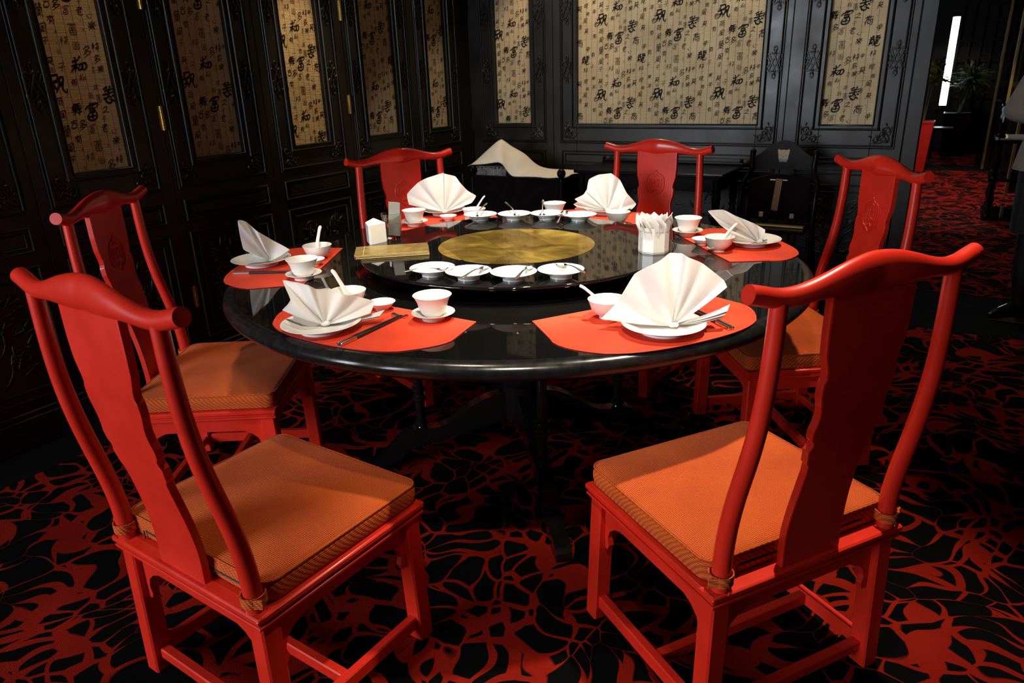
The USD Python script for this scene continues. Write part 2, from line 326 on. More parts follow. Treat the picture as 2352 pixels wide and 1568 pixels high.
# ------------------------------------------------------------------ calligraphy print
GL = {
 'xiang': '25,95 35,84;62,99 50,84;10,70 55,80;5,45 55,54;36,82 32,45 28,8;30,45 2,14;34,40 52,24;56,46 72,52 70,26 57,18 60,46;74,50 97,52 97,24 80,18 77,48',
 'piao': '10,96 62,99;20,86 16,70 56,74 58,88 20,86;0,56 60,62;30,58 26,14 10,4;42,46 14,24;40,34 56,18;66,80 62,40 46,4;66,80 86,82 84,40 92,8 104,0 107,20;82,60 70,32;71,56 88,30',
 'fu': '50,99 56,90;12,82 4,66;12,82 92,86 80,70;30,70 72,72;36,60 36,48 66,50 68,61 36,60;24,36 26,3 78,5 80,38 24,36;52,37 52,4;26,20 78,22',
 'ye': '32,99 36,84;62,99 54,84;14,84 44,96;20,72 84,80;50,84 46,66;8,52 92,62;50,66 44,40 20,22;44,44 70,30;12,28 30,36;70,44 88,34;28,20 40,4 62,2 66,18 50,22;66,18 90,4',
 'long': '26,98 32,88;6,80 46,86;16,78 20,68;36,82 32,68;2,62 52,66;14,54 10,10;14,54 42,56 42,12 34,16;16,40 40,42;16,28 40,30;62,96 60,76 92,80;60,84 90,92;62,66 90,70 84,56;62,66 60,30 64,8 98,8 100,22;66,50 88,54;66,38 86,40;66,24 84,26',
 'wu': '36,98 20,80;30,88 84,94;8,70 94,76;26,86 22,58;44,88 42,60;62,92 60,62;10,54 96,60;34,52 14,30;30,42 48,44 20,10;58,46 90,50;76,56 72,4;56,26 96,30',
 'ji': '8,80 92,86;48,99 46,60;16,60 84,64;28,44 26,8 74,10 76,46 28,44;20,8 80,6',
 'seal': '14,96 14,70;14,96 86,96 86,70;30,84 70,84;30,84 30,68 70,68 70,84;50,96 50,68;18,58 18,4 82,4 82,58 18,58;18,40 82,40;18,22 82,22;50,58 50,4;34,50 66,50',
 'sealb': '20,94 8,60 10,20 30,4 70,4 90,22 92,60 80,94 20,94;28,78 72,78;30,62 30,20 70,20 70,62 30,62;50,78 50,20;30,42 70,42',
 'zhi': '44,99 52,88;16,72 72,78 34,38 10,22;10,22 46,28 98,12',
 'lao': '20,84 74,90;46,99 40,62;8,62 92,70;82,92 20,36;44,52 42,14 82,12 84,28;44,34 74,44',
 'le': '46,99 42,84;34,82 36,58 62,60 64,84 34,82;36,70 62,72;10,90 22,72 8,60;86,92 76,74 92,62;4,46 96,52;50,54 48,2;46,46 10,12;54,46 92,14',
 'xin': '8,50 18,26;32,66 38,20 70,12 80,34;52,74 58,58;82,64 94,44',
 'jia': '30,98 8,88;4,70 46,76;26,92 24,4;24,66 4,34;28,62 44,46;56,86 98,92;76,99 60,70;74,78 88,56 80,20 66,10;78,60 54,40;80,46 52,22',
 'duo': '54,99 20,66;40,88 78,88 26,48;38,72 54,62;62,58 20,24;48,48 90,50 22,0;44,34 60,24',
 'he': '6,86 94,90;30,98 30,78;66,98 64,78;34,72 10,36;22,54 20,4;40,62 96,66;46,48 48,24 68,26 70,50 46,48;84,64 80,6 68,12',
 'nian': '34,99 12,66;28,84 88,90;30,62 80,66;30,62 28,40;4,38 98,46;56,88 52,0',
 'xinx': '50,99 54,90;18,82 82,86;34,78 40,64;66,80 58,64;6,58 94,62;22,40 78,44;50,60 48,2',
 'feng': '18,92 16,40 2,4;18,92 82,94 84,30 92,6 100,16;30,74 66,78;48,78 46,24;32,56 34,40 62,42 62,58 32,56;28,22 70,26;58,34 72,16',
 'zi': '16,88 80,92 48,64;48,64 50,10 34,16;4,48 96,54',
 'you': '6,80 94,86;46,99 6,40;36,60 34,2;36,60 76,62 74,6 62,12;36,44 74,46;36,28 74,30',
 'mo': '12,92 88,96;30,99 30,84;68,99 66,84;28,78 30,56 70,58 72,80 28,78;28,67 70,69;8,48 92,54;50,56 6,8;52,46 94,12',
 'dots': '20,60 34,40;66,64 78,44', 'dot': '40,60 56,36', 'tick': '20,40 50,60 44,10 26,2',
}
GLP = {k: [np.array([[float(c) / 100 for c in p.split(',')] for p in st.split()]) for st in v.split(';')] for k, v in GL.items()}
def glyph(name, w, lw):
    """Brush strokes as flat ribbons in a w x w box centred on 0, in x/z."""
    V, F = [], []
    for st in GLP[name]:
        n = max(3, 3 * (len(st) - 1)) if len(st) > 2 else 4
        if len(st) > 2 and name not in ('seal', 'sealb'): p = spline(st, n + 2)
        else: p = np.vstack([st[i] + (st[i + 1] - st[i]) * t for i in range(len(st) - 1) for t in ((0, .5) if i < len(st) - 2 else (0, .5, 1))])
        t = np.gradient(p, axis=0); t /= np.linalg.norm(t, axis=1, keepdims=True) + 1e-9
        nrm = np.c_[-t[:, 1], t[:, 0]]
        u = np.linspace(0, 1, len(p)); wd = lw * (1.15 - .6 * u + .35 * np.sin(PI * u)) * (1 if name not in ('seal', 'sealb') else .75)
        a, b = p + nrm * wd[:, None] / 2, p - nrm * wd[:, None] / 2
        o = len(V) * 0 + sum(len(x) for x in V)
        V.append(np.stack([a, b], 1).reshape(-1, 2))
        for i in range(len(p) - 1):
            F += [[o + 2 * i, o + 2 * i + 1, o + 2 * i + 3], [o + 2 * i, o + 2 * i + 3, o + 2 * i + 2]]
    v = (np.vstack(V) - .5) * w
    if not name.startswith('seal'): v[:, 0] += .16 * v[:, 1]; v[:, 1] += .10 * v[:, 0]
    return v, np.array(F)
TILE = []   # name, dx, dz (in 1/700 of the 0.375 m repeat), size, ink
BIG, MID, LOW = (0.012, 0.010, 0.009), (0.030, 0.022, 0.014), (0.075, 0.052, 0.028)
for nm, x, y, s in (('xiang', 0, 0, 118), ('piao', -190, 130, 128), ('fu', 25, -490, 112), ('ye', 182, 215, 122), ('long', 305, -265, 104), ('wu', -88, 312, 92)):
    TILE.append((nm, x, y, s, BIG))
for nm, x, y, s in (('ji', -130, 412, 62), ('nian', 30, 300, 72), ('lao', 95, -365, 64), ('le', 165, -265, 66), ('jia', 155, -120, 64), ('duo', 145, -38, 62),
                    ('le', 160, 35, 58), ('he', 230, 375, 84), ('you', -125, -300, 62), ('xinx', 215, -130, 52), ('mo', 228, 8, 72), ('zhi', 132, 325, 62),
                    ('duo', -72, -400, 74), ('jia', 305, -150, 58), ('nian', -285, 40, 56), ('zi', -200, -160, 50), ('feng', -195, -240, 66), ('feng', -195, -345, 62),
                    ('mo', -200, -20, 66), ('he', -198, 250, 60), ('feng', -195, 345, 60), ('you', -300, -320, 58), ('lao', -265, 175, 58), ('you', -280, 300, 54), ('le', -290, -60, 50),
                    ('xinx', 335, -380, 70), ('mo', 315, 245, 62), ('ye', 238, 190, 50), ('xinx', 225, -470, 52)):
    TILE.append((nm, x, y, s, MID))
for nm, x, y, s in (('seal', 15, -240, 78), ('sealb', 15, -132, 58), ('seal', 100, 240, 56), ('duo', 80, -90, 84), ('xin', 160, -340, 50), ('zi', 105, 390, 40), ('wu', -60, 125, 56),
                    ('zi', -125, 15, 60), ('sealb', -120, -90, 34), ('tick', -125, 190, 48), ('fu', -5, -370, 56), ('he', 40, 220, 46), ('jia', -68, -160, 62), ('long', 310, -30, 56),
                    ('xiang', 8, 90, 52), ('xinx', -110, -220, 30), ('feng', 300, 130, 60), ('sealb', -195, 30, 40), ('wu', 330, 60, 50), ('long', -195, 440, 56), ('ji', 105, 30, 36), ('tick', 95, -240, 40),
                    ('nian', 95, 165, 52), ('zi', -310, -190, 46)):
    TILE.append((nm, x, y, s, LOW))
for x, y in ((-60, 55), (95, -300), (170, -200), (240, -190), (-120, -150), (-50, 240), (-260, 110), (165, 110), (240, 100), (300, 330), (-140, 330), (20, 160), (100, 60), (-190, -400), (320, -100)):
    TILE.append(('dots' if (x + y) % 3 else 'dot', x, y, 40, MID))
U = 0.375 / 700
GCACHE = {}
def wallpaper_print(parent, x0, x1, z0, z1, ax, az, y):
    """The printed characters and rules of one fabric panel: flat print, ax/az anchor the repeat."""
    V, F, Cc, o = [], [], [], 0
    def put(v2, f, col):
        nonlocal o
        V.append(np.c_[v2[:, 0], np.full(len(v2), y), v2[:, 1]]); F.append(f + o); Cc.append(np.tile(col, (len(v2), 1))); o += len(v2)
    k = math.floor((x0 - ax) / (70 * U)) + 1
    while ax + (k + .48) * 70 * U < x1:       # printed column rules
        x = ax + (k + .48) * 70 * U
        if x > x0:
            n = 10; zz = np.linspace(z0, z1, n); w = .0007
            v = np.stack([np.c_[np.full(n, x - w), zz], np.c_[np.full(n, x + w), zz]], 1).reshape(-1, 2)
            f = np.array([q for i in range(n - 1) for q in ([2 * i, 2 * i + 1, 2 * i + 3], [2 * i, 2 * i + 3, 2 * i + 2])]); put(v, f, LOW)
        k += 1
    PX, PZ = .375, .440
    for i in range(math.floor((x0 - ax) / PX) - 1, math.ceil((x1 - ax) / PX) + 2):
        for j in range(math.floor((z0 - az) / PZ) - 1, math.ceil((z1 - az) / PZ) + 2):
            for nm, dx, dz, s, ink in TILE:
                h = s * U / 2; cx, cz = ax + i * PX + dx * U, az + j * PZ - dz * U
                if cx - h * .3 < x0 or cx + h * .3 > x1 or cz - h * .6 < z0 or cz + h * .6 > z1: continue
                key = (nm, s)
                if key not in GCACHE: GCACHE[key] = glyph(nm, s * U, 0.102 if ink is BIG else 0.082 if ink is MID else 0.070)
                v, f = GCACHE[key]
                vv = v + np.array([cx, cz]); vv[:, 0] = np.clip(vv[:, 0], x0, x1); vv[:, 1] = np.clip(vv[:, 1], z0, z1)
                put(vv, f, ink)
    # faces wind towards -y (the room)
    m = tm(np.vstack(V), np.vstack(F))
    pr = usdkit.mesh(stage, numbered(path_of(parent) + '/printed_characters'), m, MAT['printed_ink'], smooth=False)
    UsdGeom.PrimvarsAPI(pr).CreatePrimvar('ink', Sdf.ValueTypeNames.Color3fArray, 'vertex').Set(Vt.Vec3fArray.FromNumpy(np.vstack(Cc).astype(np.float32)))
    tag(pr.GetPrim(), kind='stuff')

# ------------------------------------------------------------------ panelled walls
def bead_ring(x0, x1, z0, z1, w=0.011, h=0.011, y=0.0):
    """A half-round moulding round a rectangle, on the face y."""
    k = 7; a = np.linspace(0, PI, k); sec = np.c_[-np.cos(a) * w / 2, -np.sin(a) * h]
    V = []
    for (cx, cz, sx, sz) in ((x0, z0, 1, 1), (x1, z0, -1, 1), (x1, z1, -1, -1), (x0, z1, 1, -1)):
        V.append(np.c_[cx + sx * sec[:, 0], y + sec[:, 1], cz + sz * sec[:, 0]])
    v = np.vstack(V); F = []
    for c in range(4):
        d = (c + 1) % 4
        for i in range(k - 1):
            q = [c * k + i, c * k + i + 1, d * k + i + 1, d * k + i]; F += [[q[0], q[2], q[1]], [q[0], q[3], q[2]]]
    return tm(v, F)
def spiral(cx, cz, r0, turns, a0, sgn, y, tail=None, rad=0.0055):
    n = int(16 * turns) + 4; t = np.linspace(0, 1, n); a = a0 + sgn * t * turns * 2 * PI; r = r0 * (1 - t) ** .8 + .0035
    pts = np.c_[cx + r * np.cos(a), y - .003 * t, cz + r * np.sin(a)]
    if tail is not None: pts = np.vstack([spline(np.array([[tail[0], y, tail[1]], (np.array([tail[0], y, tail[1]]) + pts[0]) / 2 + np.array([tail[2], 0, tail[3]]), pts[0]]), 7)[:-1], pts])
    return tube(pts, np.r_[rad * .6, rad, rad, rad * .7], 7)
def leafy(x, z, dx, dz, y, w=0.009):
    a = math.atan2(dz, dx); L = math.hypot(dx, dz)
    return ellipsoid((x + dx / 2, y, z + dz / 2), (L / 2, .0055, w / 2), rot('y', -a), 1)
def scroll(x, z, sx, sz, y=0.0):
    """Carved corner scroll: corner at (x, z), growing towards sx, sz (about 0.11 m)."""
    ms = [spiral(.030, .076, .017, 1.35, -PI * .55, 1, 0, (.012, .020, -.004, .0)), spiral(.076, .028, .016, 1.35, PI * 1.05, -1, 0, (.018, .012, .0, -.004)),
          spiral(.052, .056, .014, 1.2, -PI * .75, -1, 0, (.012, .014, .002, .0)), leafy(.012, .045, -.006, .052, 0), leafy(.040, .010, .070, -.004, 0), leafy(.014, .012, .030, .028, -.002, .014),
          leafy(.060, .072, .012, .024, 0), leafy(.030, .096, .006, .020, 0), leafy(.094, .036, .022, .010, 0), leafy(.044, .034, .022, -.010, -.001)]
    m = cat_(*ms); v = m.vertices.copy(); v[:, 0] = x + sx * v[:, 0]; v[:, 1] = y + v[:, 1]; v[:, 2] = z + sz * v[:, 2]
    f = m.faces if sx * sz > 0 else m.faces[:, ::-1]
    return tm(v, f)
def knot(x, z, y=-.001):
    """Endless-knot carving, 0.075 wide and 0.17 tall."""
    r = .0042; ms = []
    def T(pts, rr=r): ms.append(tube(spline([(x + a, y - c, z + b) for a, b, c in pts], 3 * len(pts) + 4), rr, 6))
    def loop(cz, sg):
        T([(-.009, cz - sg * .026, 0), (-.004, cz - sg * .012, .002), (-.0085, cz + sg * .004, 0), (0, cz + sg * .014, .002), (.0085, cz + sg * .004, 0), (.004, cz - sg * .012, .004), (.009, cz - sg * .026, 0)])
    loop(.070, 1); loop(-.070, -1)
    for k in (-.62, .62):   # woven diagonals
        T([(k * .020 - .018, .044, .001), (k * .020, .0, .004 if k > 0 else .001), (k * .020 + .018, -.044, .001)])
        T([(k * .020 + .018, .044, .004), (k * .020, .0, .001 if k > 0 else .004), (k * .020 - .018, -.044, .004)])
    for sx in (-1, 1):     # side lobes
        for sz in (-1, 1):
            T([(sx * .014, sz * .042, .002), (sx * .026, sz * .050, .002), (sx * .038, sz * .040, .002), (sx * .034, sz * .018, .003), (sx * .022, sz * .004, .002)])
    return cat_(*ms)
def foliage_relief(x0, x1, z0, z1, seed):
    r = np.random.default_rng(seed); ms = []; cx = (x0 + x1) / 2; w, h = (x1 - x0) / 2, (z1 - z0)
    for sg in (-1, 1):
        for k in range(3):
            zz = z0 + h * (.22 + .27 * k)
            ms.append(spiral(cx + sg * w * .55, zz + .03, min(.042, w * .3), .9, PI * (1 if sg > 0 else 0), -sg, .001, (cx, zz - h * .18, sg * .02, 0), .0042))
            for _ in range(9):
                a = r.uniform(-.6, 2.2); L = r.uniform(.03, .09)
                ms.append(leafy(cx + sg * w * r.uniform(.15, .7), zz + r.uniform(-.04, .05), sg * L * math.cos(a), L * math.sin(a), -.001, .012))
    m = cat_(*ms); m.vertices[:, 0] = np.clip(m.vertices[:, 0], x0, x1); m.vertices[:, 2] = np.clip(m.vertices[:, 2], z0, z1)
    return m
ZP0, ZP1 = 1.025, 2.20
def wall_unit(w, x0, x1, p0, p1, ax, az, ends=(True, True), rich=True):
    E = MAT['ebony_wood']; T0, T1 = 0.0, 0.06
    part(w, 'stile', bx(x0 + .001, p0, T0, T1, .148, CEIL - .12), E); part(w, 'stile', bx(p1, x1 - .001, T0, T1, .148, CEIL - .12), E)
    part(w, 'lower_rail', bx(p0, p1, T0, T1, .148, ZP0), E); part(w, 'upper_rail', bx(p0, p1, T0, T1, ZP1, CEIL - .12), E)
    part(w, 'fabric_panel', bx(p0, p1, .022, .030, ZP0, ZP1, .0005), MAT['wall_fabric'], smooth=False)
    wallpaper_print(w, p0, p1, ZP0, ZP1, ax, az, .0212)
    part(w, 'inner_bead', cat_(bead_ring(p0 - .030, p1 + .030, ZP0 - .025, ZP1 + .025, .012, .012), bead_ring(p0 - .004, p1 + .004, ZP0 - .004, ZP1 + .004, .008, .006)), E)
    o0, o1 = max(x0 + .012, p0 - .105), min(x1 - .012, p1 + .105)
    part(w, 'outer_bead', cat_(bead_ring(o0, o1, .914, ZP1 + .11, .010, .010), bead_ring(o0 - .012, o1 + .012, .902, ZP1 + .122, .006, .006)), E)
    for sx, xx in ((1, o0 + .004), (-1, o1 - .004)):
        part(w, 'corner_scroll', scroll(xx, .922, sx, 1), E); part(w, 'corner_scroll', scroll(xx, ZP1 + .102, sx, -1), E)
    for xx in ((p0 - .068) if p0 - x0 > .1 else None, (p1 + .072) if x1 - p1 > .1 else None):
        if xx is not None:
            for zz in (1.355, 1.705, 2.055): part(w, 'knot_carving', knot(xx, zz), E)
    part(w, 'band_panel', cat_(bead_ring(o0 + .0, o1 - .0, .759, .848, .010, .011), bead_ring(o0 + .022, o1 - .022, .777, .830, .006, .007), bx(o0 + .026, o1 - .026, -.006, .002, .781, .826, .004)), E)
    part(w, 'carved_panel', cat_(bead_ring(o0, o1, .19, .70, .010, .011), bead_ring(o0 + .036, o1 - .036, .226, .662, .008, .008)), E)
    if rich: part(w, 'foliage_carving', foliage_relief(o0 + .05, o1 - .05, .24, .65, int((x0 + 9) * 100)), E, kind='stuff')
    part(w, 'skirting', cat_(bx(x0, x1, -.022, T1, 0, .125, .004), bx(x0, x1, -.014, T1, .125, .148, .005)), E)
    part(w, 'cornice', bx(x0, x1, -.03, T1, CEIL - .12, CEIL, .006), E)
def hinge(w, x):
    for z in (1.210, 1.695, .40):
        part(w, 'hinge', cat_(*[trimesh.creation.cylinder(radius=.0042, height=.0245, sections=12).apply_translation((x, -.004, z + (k - 1.5) * .026)) for k in range(4)],
                              bx(x - .012, x + .012, -.0012, .0, z - .05, z + .05, .0004)), MAT['brass'], label='brass hinge')
wl = thing('wall_left', kind='structure', loc=frame_loc(TH1, D1), rot=TH1)
edges = [-1.795, -1.205, -.609, -.018, .553, 1.156, 1.727, LWC]
panels = [(-1.63, -1.36), (-1.04, -.77), (-.444, -.200), (.120, .392), (.722, .975), (1.304, 1.587), (1.909, 2.110)]
anch = [(-1.50, 1.43), (-.91, 1.43), (-.318, 1.432), (.267, 1.433), (.836, 1.607), (1.41, 1.30), (2.0, 1.30)]
for k in range(7):
    wall_unit(wl, edges[k], edges[k + 1], *panels[k], *anch[k], rich=k > 0)
for x in (-.018, 1.156, -1.205): hinge(wl, x)
wb = thing('wall_back', kind='structure', loc=frame_loc(TH2, D2), rot=TH2)
wall_unit(wb, BWC, -1.126, -1.570, -1.298, -1.445, 1.656)
wall_unit(wb, -1.126, .346, -.954, .194, -.6907, 1.266)
wall_unit(wb, .346, .955, .535, .802, .593, 1.301)
part(wb, 'end_post', cat_(bx(.957, BW1, -.004, .085, 0, CEIL, .004)), MAT['ebony_wood'])
# ------------------------------------------------------------------ round table
TZ, TR = 0.75, 0.941
tb = thing('round_table', 'large round black lacquer dining table with turned pedestal legs', 'table')
a = np.linspace(-PI / 2, PI / 2, 15); hh = .024
edge = [(TR - .028 + .028 * math.cos(t), TZ - hh + hh * math.sin(t)) for t in a]
part(tb, 'table_edge', lathe([(TR - .09, TZ - 2 * hh + .002)] + edge + [(TR - .05, TZ + .0)], 160), MAT['table_edge_lacquer'], smooth=40)
part(tb, 'tabletop', lathe([(0, TZ - .046), (TR - .06, TZ - .046), (TR - .06, TZ), (TR - .034, TZ + .0004), (0, TZ + .0004)], 160), MAT['black_lacquer'], smooth=30)
part(tb, 'under_frame', lathe([(0, TZ - .085), (.45, TZ - .085), (.46, TZ - .046), (0, TZ - .046)], 64), MAT['table_leg_lacquer'])
LG = MAT['table_leg_lacquer']
part(tb, 'pedestal', lathe([(0, .16), (.050, .16), (.064, .175), (.064, .30), (.072, .31), (.080, .322), (.080, .335), (.070, .345), (.074, .352), (.084, .365), (.088, .378), (.080, .392),
                            (.070, .40), (.075, .408), (.075, .42), (.062, .432), (.056, .47), (.064, .55), (.078, .62), (.09, .665), (0, .665)], 48), LG)
for az in (-80, 10, 100, 190):
    A = math.radians(az); M = trimesh.transformations.rotation_matrix(A, (0, 0, 1))
    def turned(z0, z1, r):
        ring = []
        for zc in (z0 + .02, z0 + .115, z0 + .15, z1 - .14, z1 - .10, z1 - .03):
            ring += [(r * .78, zc - .012), (r * 1.12, zc - .006), (r * 1.16, zc), (r * 1.12, zc + .006), (r * .78, zc + .012)]
        return lathe([(0, z0), (r * .95, z0)] + ring + [(r, z1), (0, z1)], 20)
    m = turned(.165, TZ - .046, .021); m.apply_translation((.365, 0, 0)); m.apply_transform(M)
    part(tb, 'spindle_leg', m, LG)
    top = spline([(.05, .275), (.12, .265), (.20, .225), (.28, .175), (.335, .168), (.395, .168), (.45, .135), (.50, .085), (.56, .055), (.62, .048), (.645, .030)], 40)
    bot = spline([(.645, .0), (.60, .0), (.55, .012), (.47, .045), (.40, .095), (.32, .115), (.22, .13), (.14, .15), (.05, .16)], 36)
    f = extrude(np.vstack([top, bot]), .048); f.apply_transform(rot('x', PI / 2)); f.apply_translation((0, .024, 0)); f.apply_transform(M)
    part(tb, 'foot', f, LG, smooth=40)

# turntable on the table
ZT, RT = 0.804, 0.519
tt = thing('turntable', 'black glass lazy susan turntable with a gold leaf disc at its centre', 'lazy susan')
e = [(RT - .006 + .006 * math.cos(t), ZT - .006 + .006 * math.sin(t)) for t in np.linspace(-PI / 2, PI / 2, 9)]
part(tt, 'glass_top', lathe([(0, ZT - .012)] + e + [(0, ZT)], 160), MAT['black_lacquer'], smooth=40)
part(tt, 'bearing', lathe([(0, TZ + .0006), (.17, TZ + .0006), (.18, TZ + .006), (.18, ZT - .016), (.16, ZT - .0122), (0, ZT - .0122)], 64), MAT['table_leg_lacquer'])
RG = 0.262
from shapely.geometry import Point, box as sbox
from shapely import affinity
disc = Point(0, 0).buffer(RG, 64)
cell = .165; ang = 22
for i in range(-2, 3):
    for j in range(-2, 3):
        sq = sbox(i * cell - cell / 2 + .02, j * cell - cell / 2 - .03, (i + 1) * cell - cell / 2 + .0192, (j + 1) * cell - cell / 2 - .0308)
        g = affinity.rotate(sq, ang, origin=(0, 0)).intersection(disc)
        if g.is_empty or g.area < 1e-4 or g.geom_type != 'Polygon': continue
        m = extrude(g, .0006); m.apply_translation((0, 0, ZT + .0001))
        part(tt, 'gold_leaf_sheet', m, MAT['gold_leaf_' + 'abacabbac'[(i * 3 + j * 5) % 9]], smooth=False)

# ------------------------------------------------------------------ chairs
zz = np.array([.415, .5, .6, .7, .8, .9, .99])
PXs = np.array([.2282, .2281, .2285, .2225, .2174, .2132, .2109]); PYs = np.array([.0224, .0175, -.0002, -.0205, -.0336, -.0388, -.0397])
from scipy.interpolate import CubicSpline
fx, fy = CubicSpline(zz, PXs), CubicSpline(zz, PYs)
RED = MAT['red_lacquer']
CHZ = .3864
def make_chair():
    t = thing('dining_chair', '.', 'chair', group=None)
    # crest rail: yoke shaped, thick in the middle where it meets the splat
    X = np.linspace(-.272, .272, 49); ax_ = np.abs(X)
    zt = np.interp(ax_, [0, .05, .10, .15, .20, .235, .272], [1.044, 1.040, 1.026, 1.010, 1.004, 1.009, 1.026])
    zt = np.convolve(np.pad(zt, 3, mode='edge'), np.ones(7) / 7, 'valid')
    th = np.interp(ax_, [0, .06, .10, .13, .18, .272], [.072, .066, .050, .037, .034, .034]); th = np.convolve(np.pad(th, 3, mode='edge'), np.ones(7) / 7, 'valid')
    yy = -.0397 - .006 * np.sin(np.clip(ax_ / .20, 0, 1) * PI) + .006 * np.clip((ax_ - .2) / .07, 0, 1)
    pts = np.c_[X, yy, zt - th / 2]
    sg = lambda i: circ(.0168 + .004 * max(0, 1 - ax_[i] / .12), 18, th[i] / 2)
    cr = sweep(pts, sg, (0, 0, 1))
    part(t, 'crest_rail', cr, RED, smooth=50)
    for s in (-1, 1):
        z = np.linspace(CHZ - .004, .992, 26); p = np.c_[s * fx(np.maximum(z, .415)), fy(np.maximum(z, .415)), z]
        part(t, 'back_post', tube(p, np.linspace(.0195, .0150, 26), 16), RED, smooth=50)
    # splat: a shaped board that follows the posts' curve
    prof = [(.386, .079), (.43, .079), (.47, .079), (.52, .076), (.57, .073), (.615, .072), (.635, .074), (.642, .080), (.658, .083), (.672, .086), (.680, .080), (.690, .080), (.698, .087),
            (.715, .089), (.735, .084), (.75, .083), (.765, .085), (.79, .092), (.815, .092), (.825, .087), (.84, .089), (.87, .098), (.91, .101), (.95, .101), (.99, .101)]
    prof = np.array(prof); zs = np.unique(np.concatenate([np.linspace(.386, .99, 50), prof[:, 0]])); w = np.interp(zs, prof[:, 0], prof[:, 1])
    yc = fy(np.maximum(zs, .415)) - .002; V, F = [], []
    dy = np.gradient(yc, zs); nn = np.stack([np.ones_like(dy), -dy], 1) / np.sqrt(1 + dy ** 2)[:, None]
    for i in range(len(zs)):
        for (sx, sy) in ((-1, -1), (-.96, -1.0), (.96, -1.0), (1, -1), (1, 1), (.96, 1.0), (-.96, 1.0), (-1, 1)):
            hy = .0095 if abs(sx) < 1 else .0075
            V.append((sx * w[i], yc[i] + sy * hy * nn[i, 0], zs[i] + sy * hy * nn[i, 1]))
    K = 8
    for i in range(len(zs) - 1):
        for j in range(K):
            q = [i * K + j, i * K + (j + 1) % K, (i + 1) * K + (j + 1) % K, (i + 1) * K + j]; F += [[q[0], q[1], q[2]], [q[0], q[2], q[3]]]
    for j in range(1, K - 1):
        F.append([0, j + 1, j]); e0 = (len(zs) - 1) * K; F.append([e0, e0 + j, e0 + j + 1])
    sp = part(t, 'splat', tm(V, F), RED, smooth=32)
    # carved medallion on the front of the splat
    def med(pts, r=.0028, closed=True):
        p = smooth_poly(pts, 5) if closed else spline(pts, 3 * len(pts)); p = np.vstack([p, p[:1]]) if closed else p
        z = .838 + p[:, 1]; y = fy(z) + .0085
        return tube(np.c_[p[:, 0], y, z], r, 6)
    out = [(0, .062), (.014, .048), (.034, .040), (.044, .018), (.044, -.010), (.034, -.032), (.012, -.044), (0, -.054), (-.012, -.044), (-.034, -.032), (-.044, -.010), (-.044, .018), (-.034, .040), (-.014, .048)]
    inn = [(0.7 * a, 0.72 * b) for a, b in out]
    ms = [med(out)] + [med(p, .0022, False) for p in ([(-.030, .026), (-.032, .0), (-.026, -.018)], [(.030, .026), (.032, .0), (.026, -.018)], [(-.018, .022), (-.018, -.012)], [(-.018, .020), (-.004, .018), (-.003, -.006), (-.016, -.011)],
          [(.006, .022), (.006, -.014)], [(.020, .022), (.020, -.014)], [(.006, .004), (.020, .004)], [(-.014, .034), (0, .042), (.014, .034)], [(-.022, -.024), (-.008, -.032), (0, -.026), (.008, -.032), (.022, -.024)])]
    part(sp, 'medallion', cat_(*ms), RED, smooth=50, label='carved lobed medallion in relief')
    # seat frame with stepped edge
    def slab(x, y0, y1, z0, z1, r): return bx(-x, x, y0, y1, z0, z1, r)
    part(t, 'seat_frame', cat_(slab(.2625, .0, .483, CHZ - .016, CHZ, .005), slab(.2560, .006, .477, CHZ - .024, CHZ - .015, .003), slab(.2600, .003, .480, CHZ - .031, CHZ - .023, .004)), RED, smooth=40)
    lx, ly0, ly1, lh = .2285, .034, .449, .0225
    def apron(L, axis, at):
        # straight apron with cusped spandrels at both ends
        h = L / 2; top = CHZ - .030
        P_ = [(-h, top), (h, top), (h, top - .135), (h - .012, top - .135), (h - .018, top - .120), (h - .012, top - .10), (h - .020, top - .078), (h - .040, top - .060), (h - .065, top - .050),
              (-h + .065, top - .050), (-h + .040, top - .060), (-h + .020, top - .078), (-h + .012, top - .10), (-h + .018, top - .120), (-h + .012, top - .135), (-h, top - .135)]
        m = extrude(P_, .014); m.apply_translation((0, 0, -.007)); m.apply_transform(rot('x', PI / 2))
        if axis == 'y': m.apply_transform(rot('z', PI / 2))
        m.apply_translation(at); return m
    ym = (ly0 + ly1) / 2
    for y in (ly0, ly1): part(t, 'apron', apron(2 * (lx - lh) + .002, 'x', (0, y, 0)), RED, smooth=30)
    for x in (-lx, lx): part(t, 'apron', apron(ly1 - ly0 - 2 * lh + .002, 'y', (x, ym, 0)), RED, smooth=30)
    for sx in (-1, 1):
        for y in (ly0, ly1):
            s = np.sign(y - ym); V = []
            for z, o in ((0, .010), (CHZ - .03, 0)):
                for cx, cy in ((-1, -1), (1, -1), (1, 1), (-1, 1)):
                    V.append((sx * (lx + o) + cx * lh, y + s * o * .6 + cy * lh, z)); 
            Vb = []
            for z, o in ((0, .010), (CHZ - .03, 0)):
                for cx, cy in ((-1, -.82), (-.82, -1), (.82, -1), (1, -.82), (1, .82), (.82, 1), (-.82, 1), (-1, .82)):
                    Vb.append((sx * (lx + o) + cx * lh, y + s * o * .6 + cy * lh, z))
            part(t, 'leg', hull(Vb), RED, smooth=20)
    zb = .052
    for sx in (-1, 1): part(t, 'stretcher', bx(sx * (lx + .008) - .012, sx * (lx + .008) + .012, ly0 + .012, ly1 - .012, zb - .018, zb + .018, .003), RED, smooth=20)
    part(t, 'stretcher', bx(-lx + .003, lx - .003, .198, .222, zb - .016, zb + .016, .003), RED, smooth=20)
    part(t, 'stretcher', bx(-lx + .012, lx - .012, ly0 - .012, ly0 + .012, zb - .014, zb + .014, .003), RED, smooth=20)
    return t
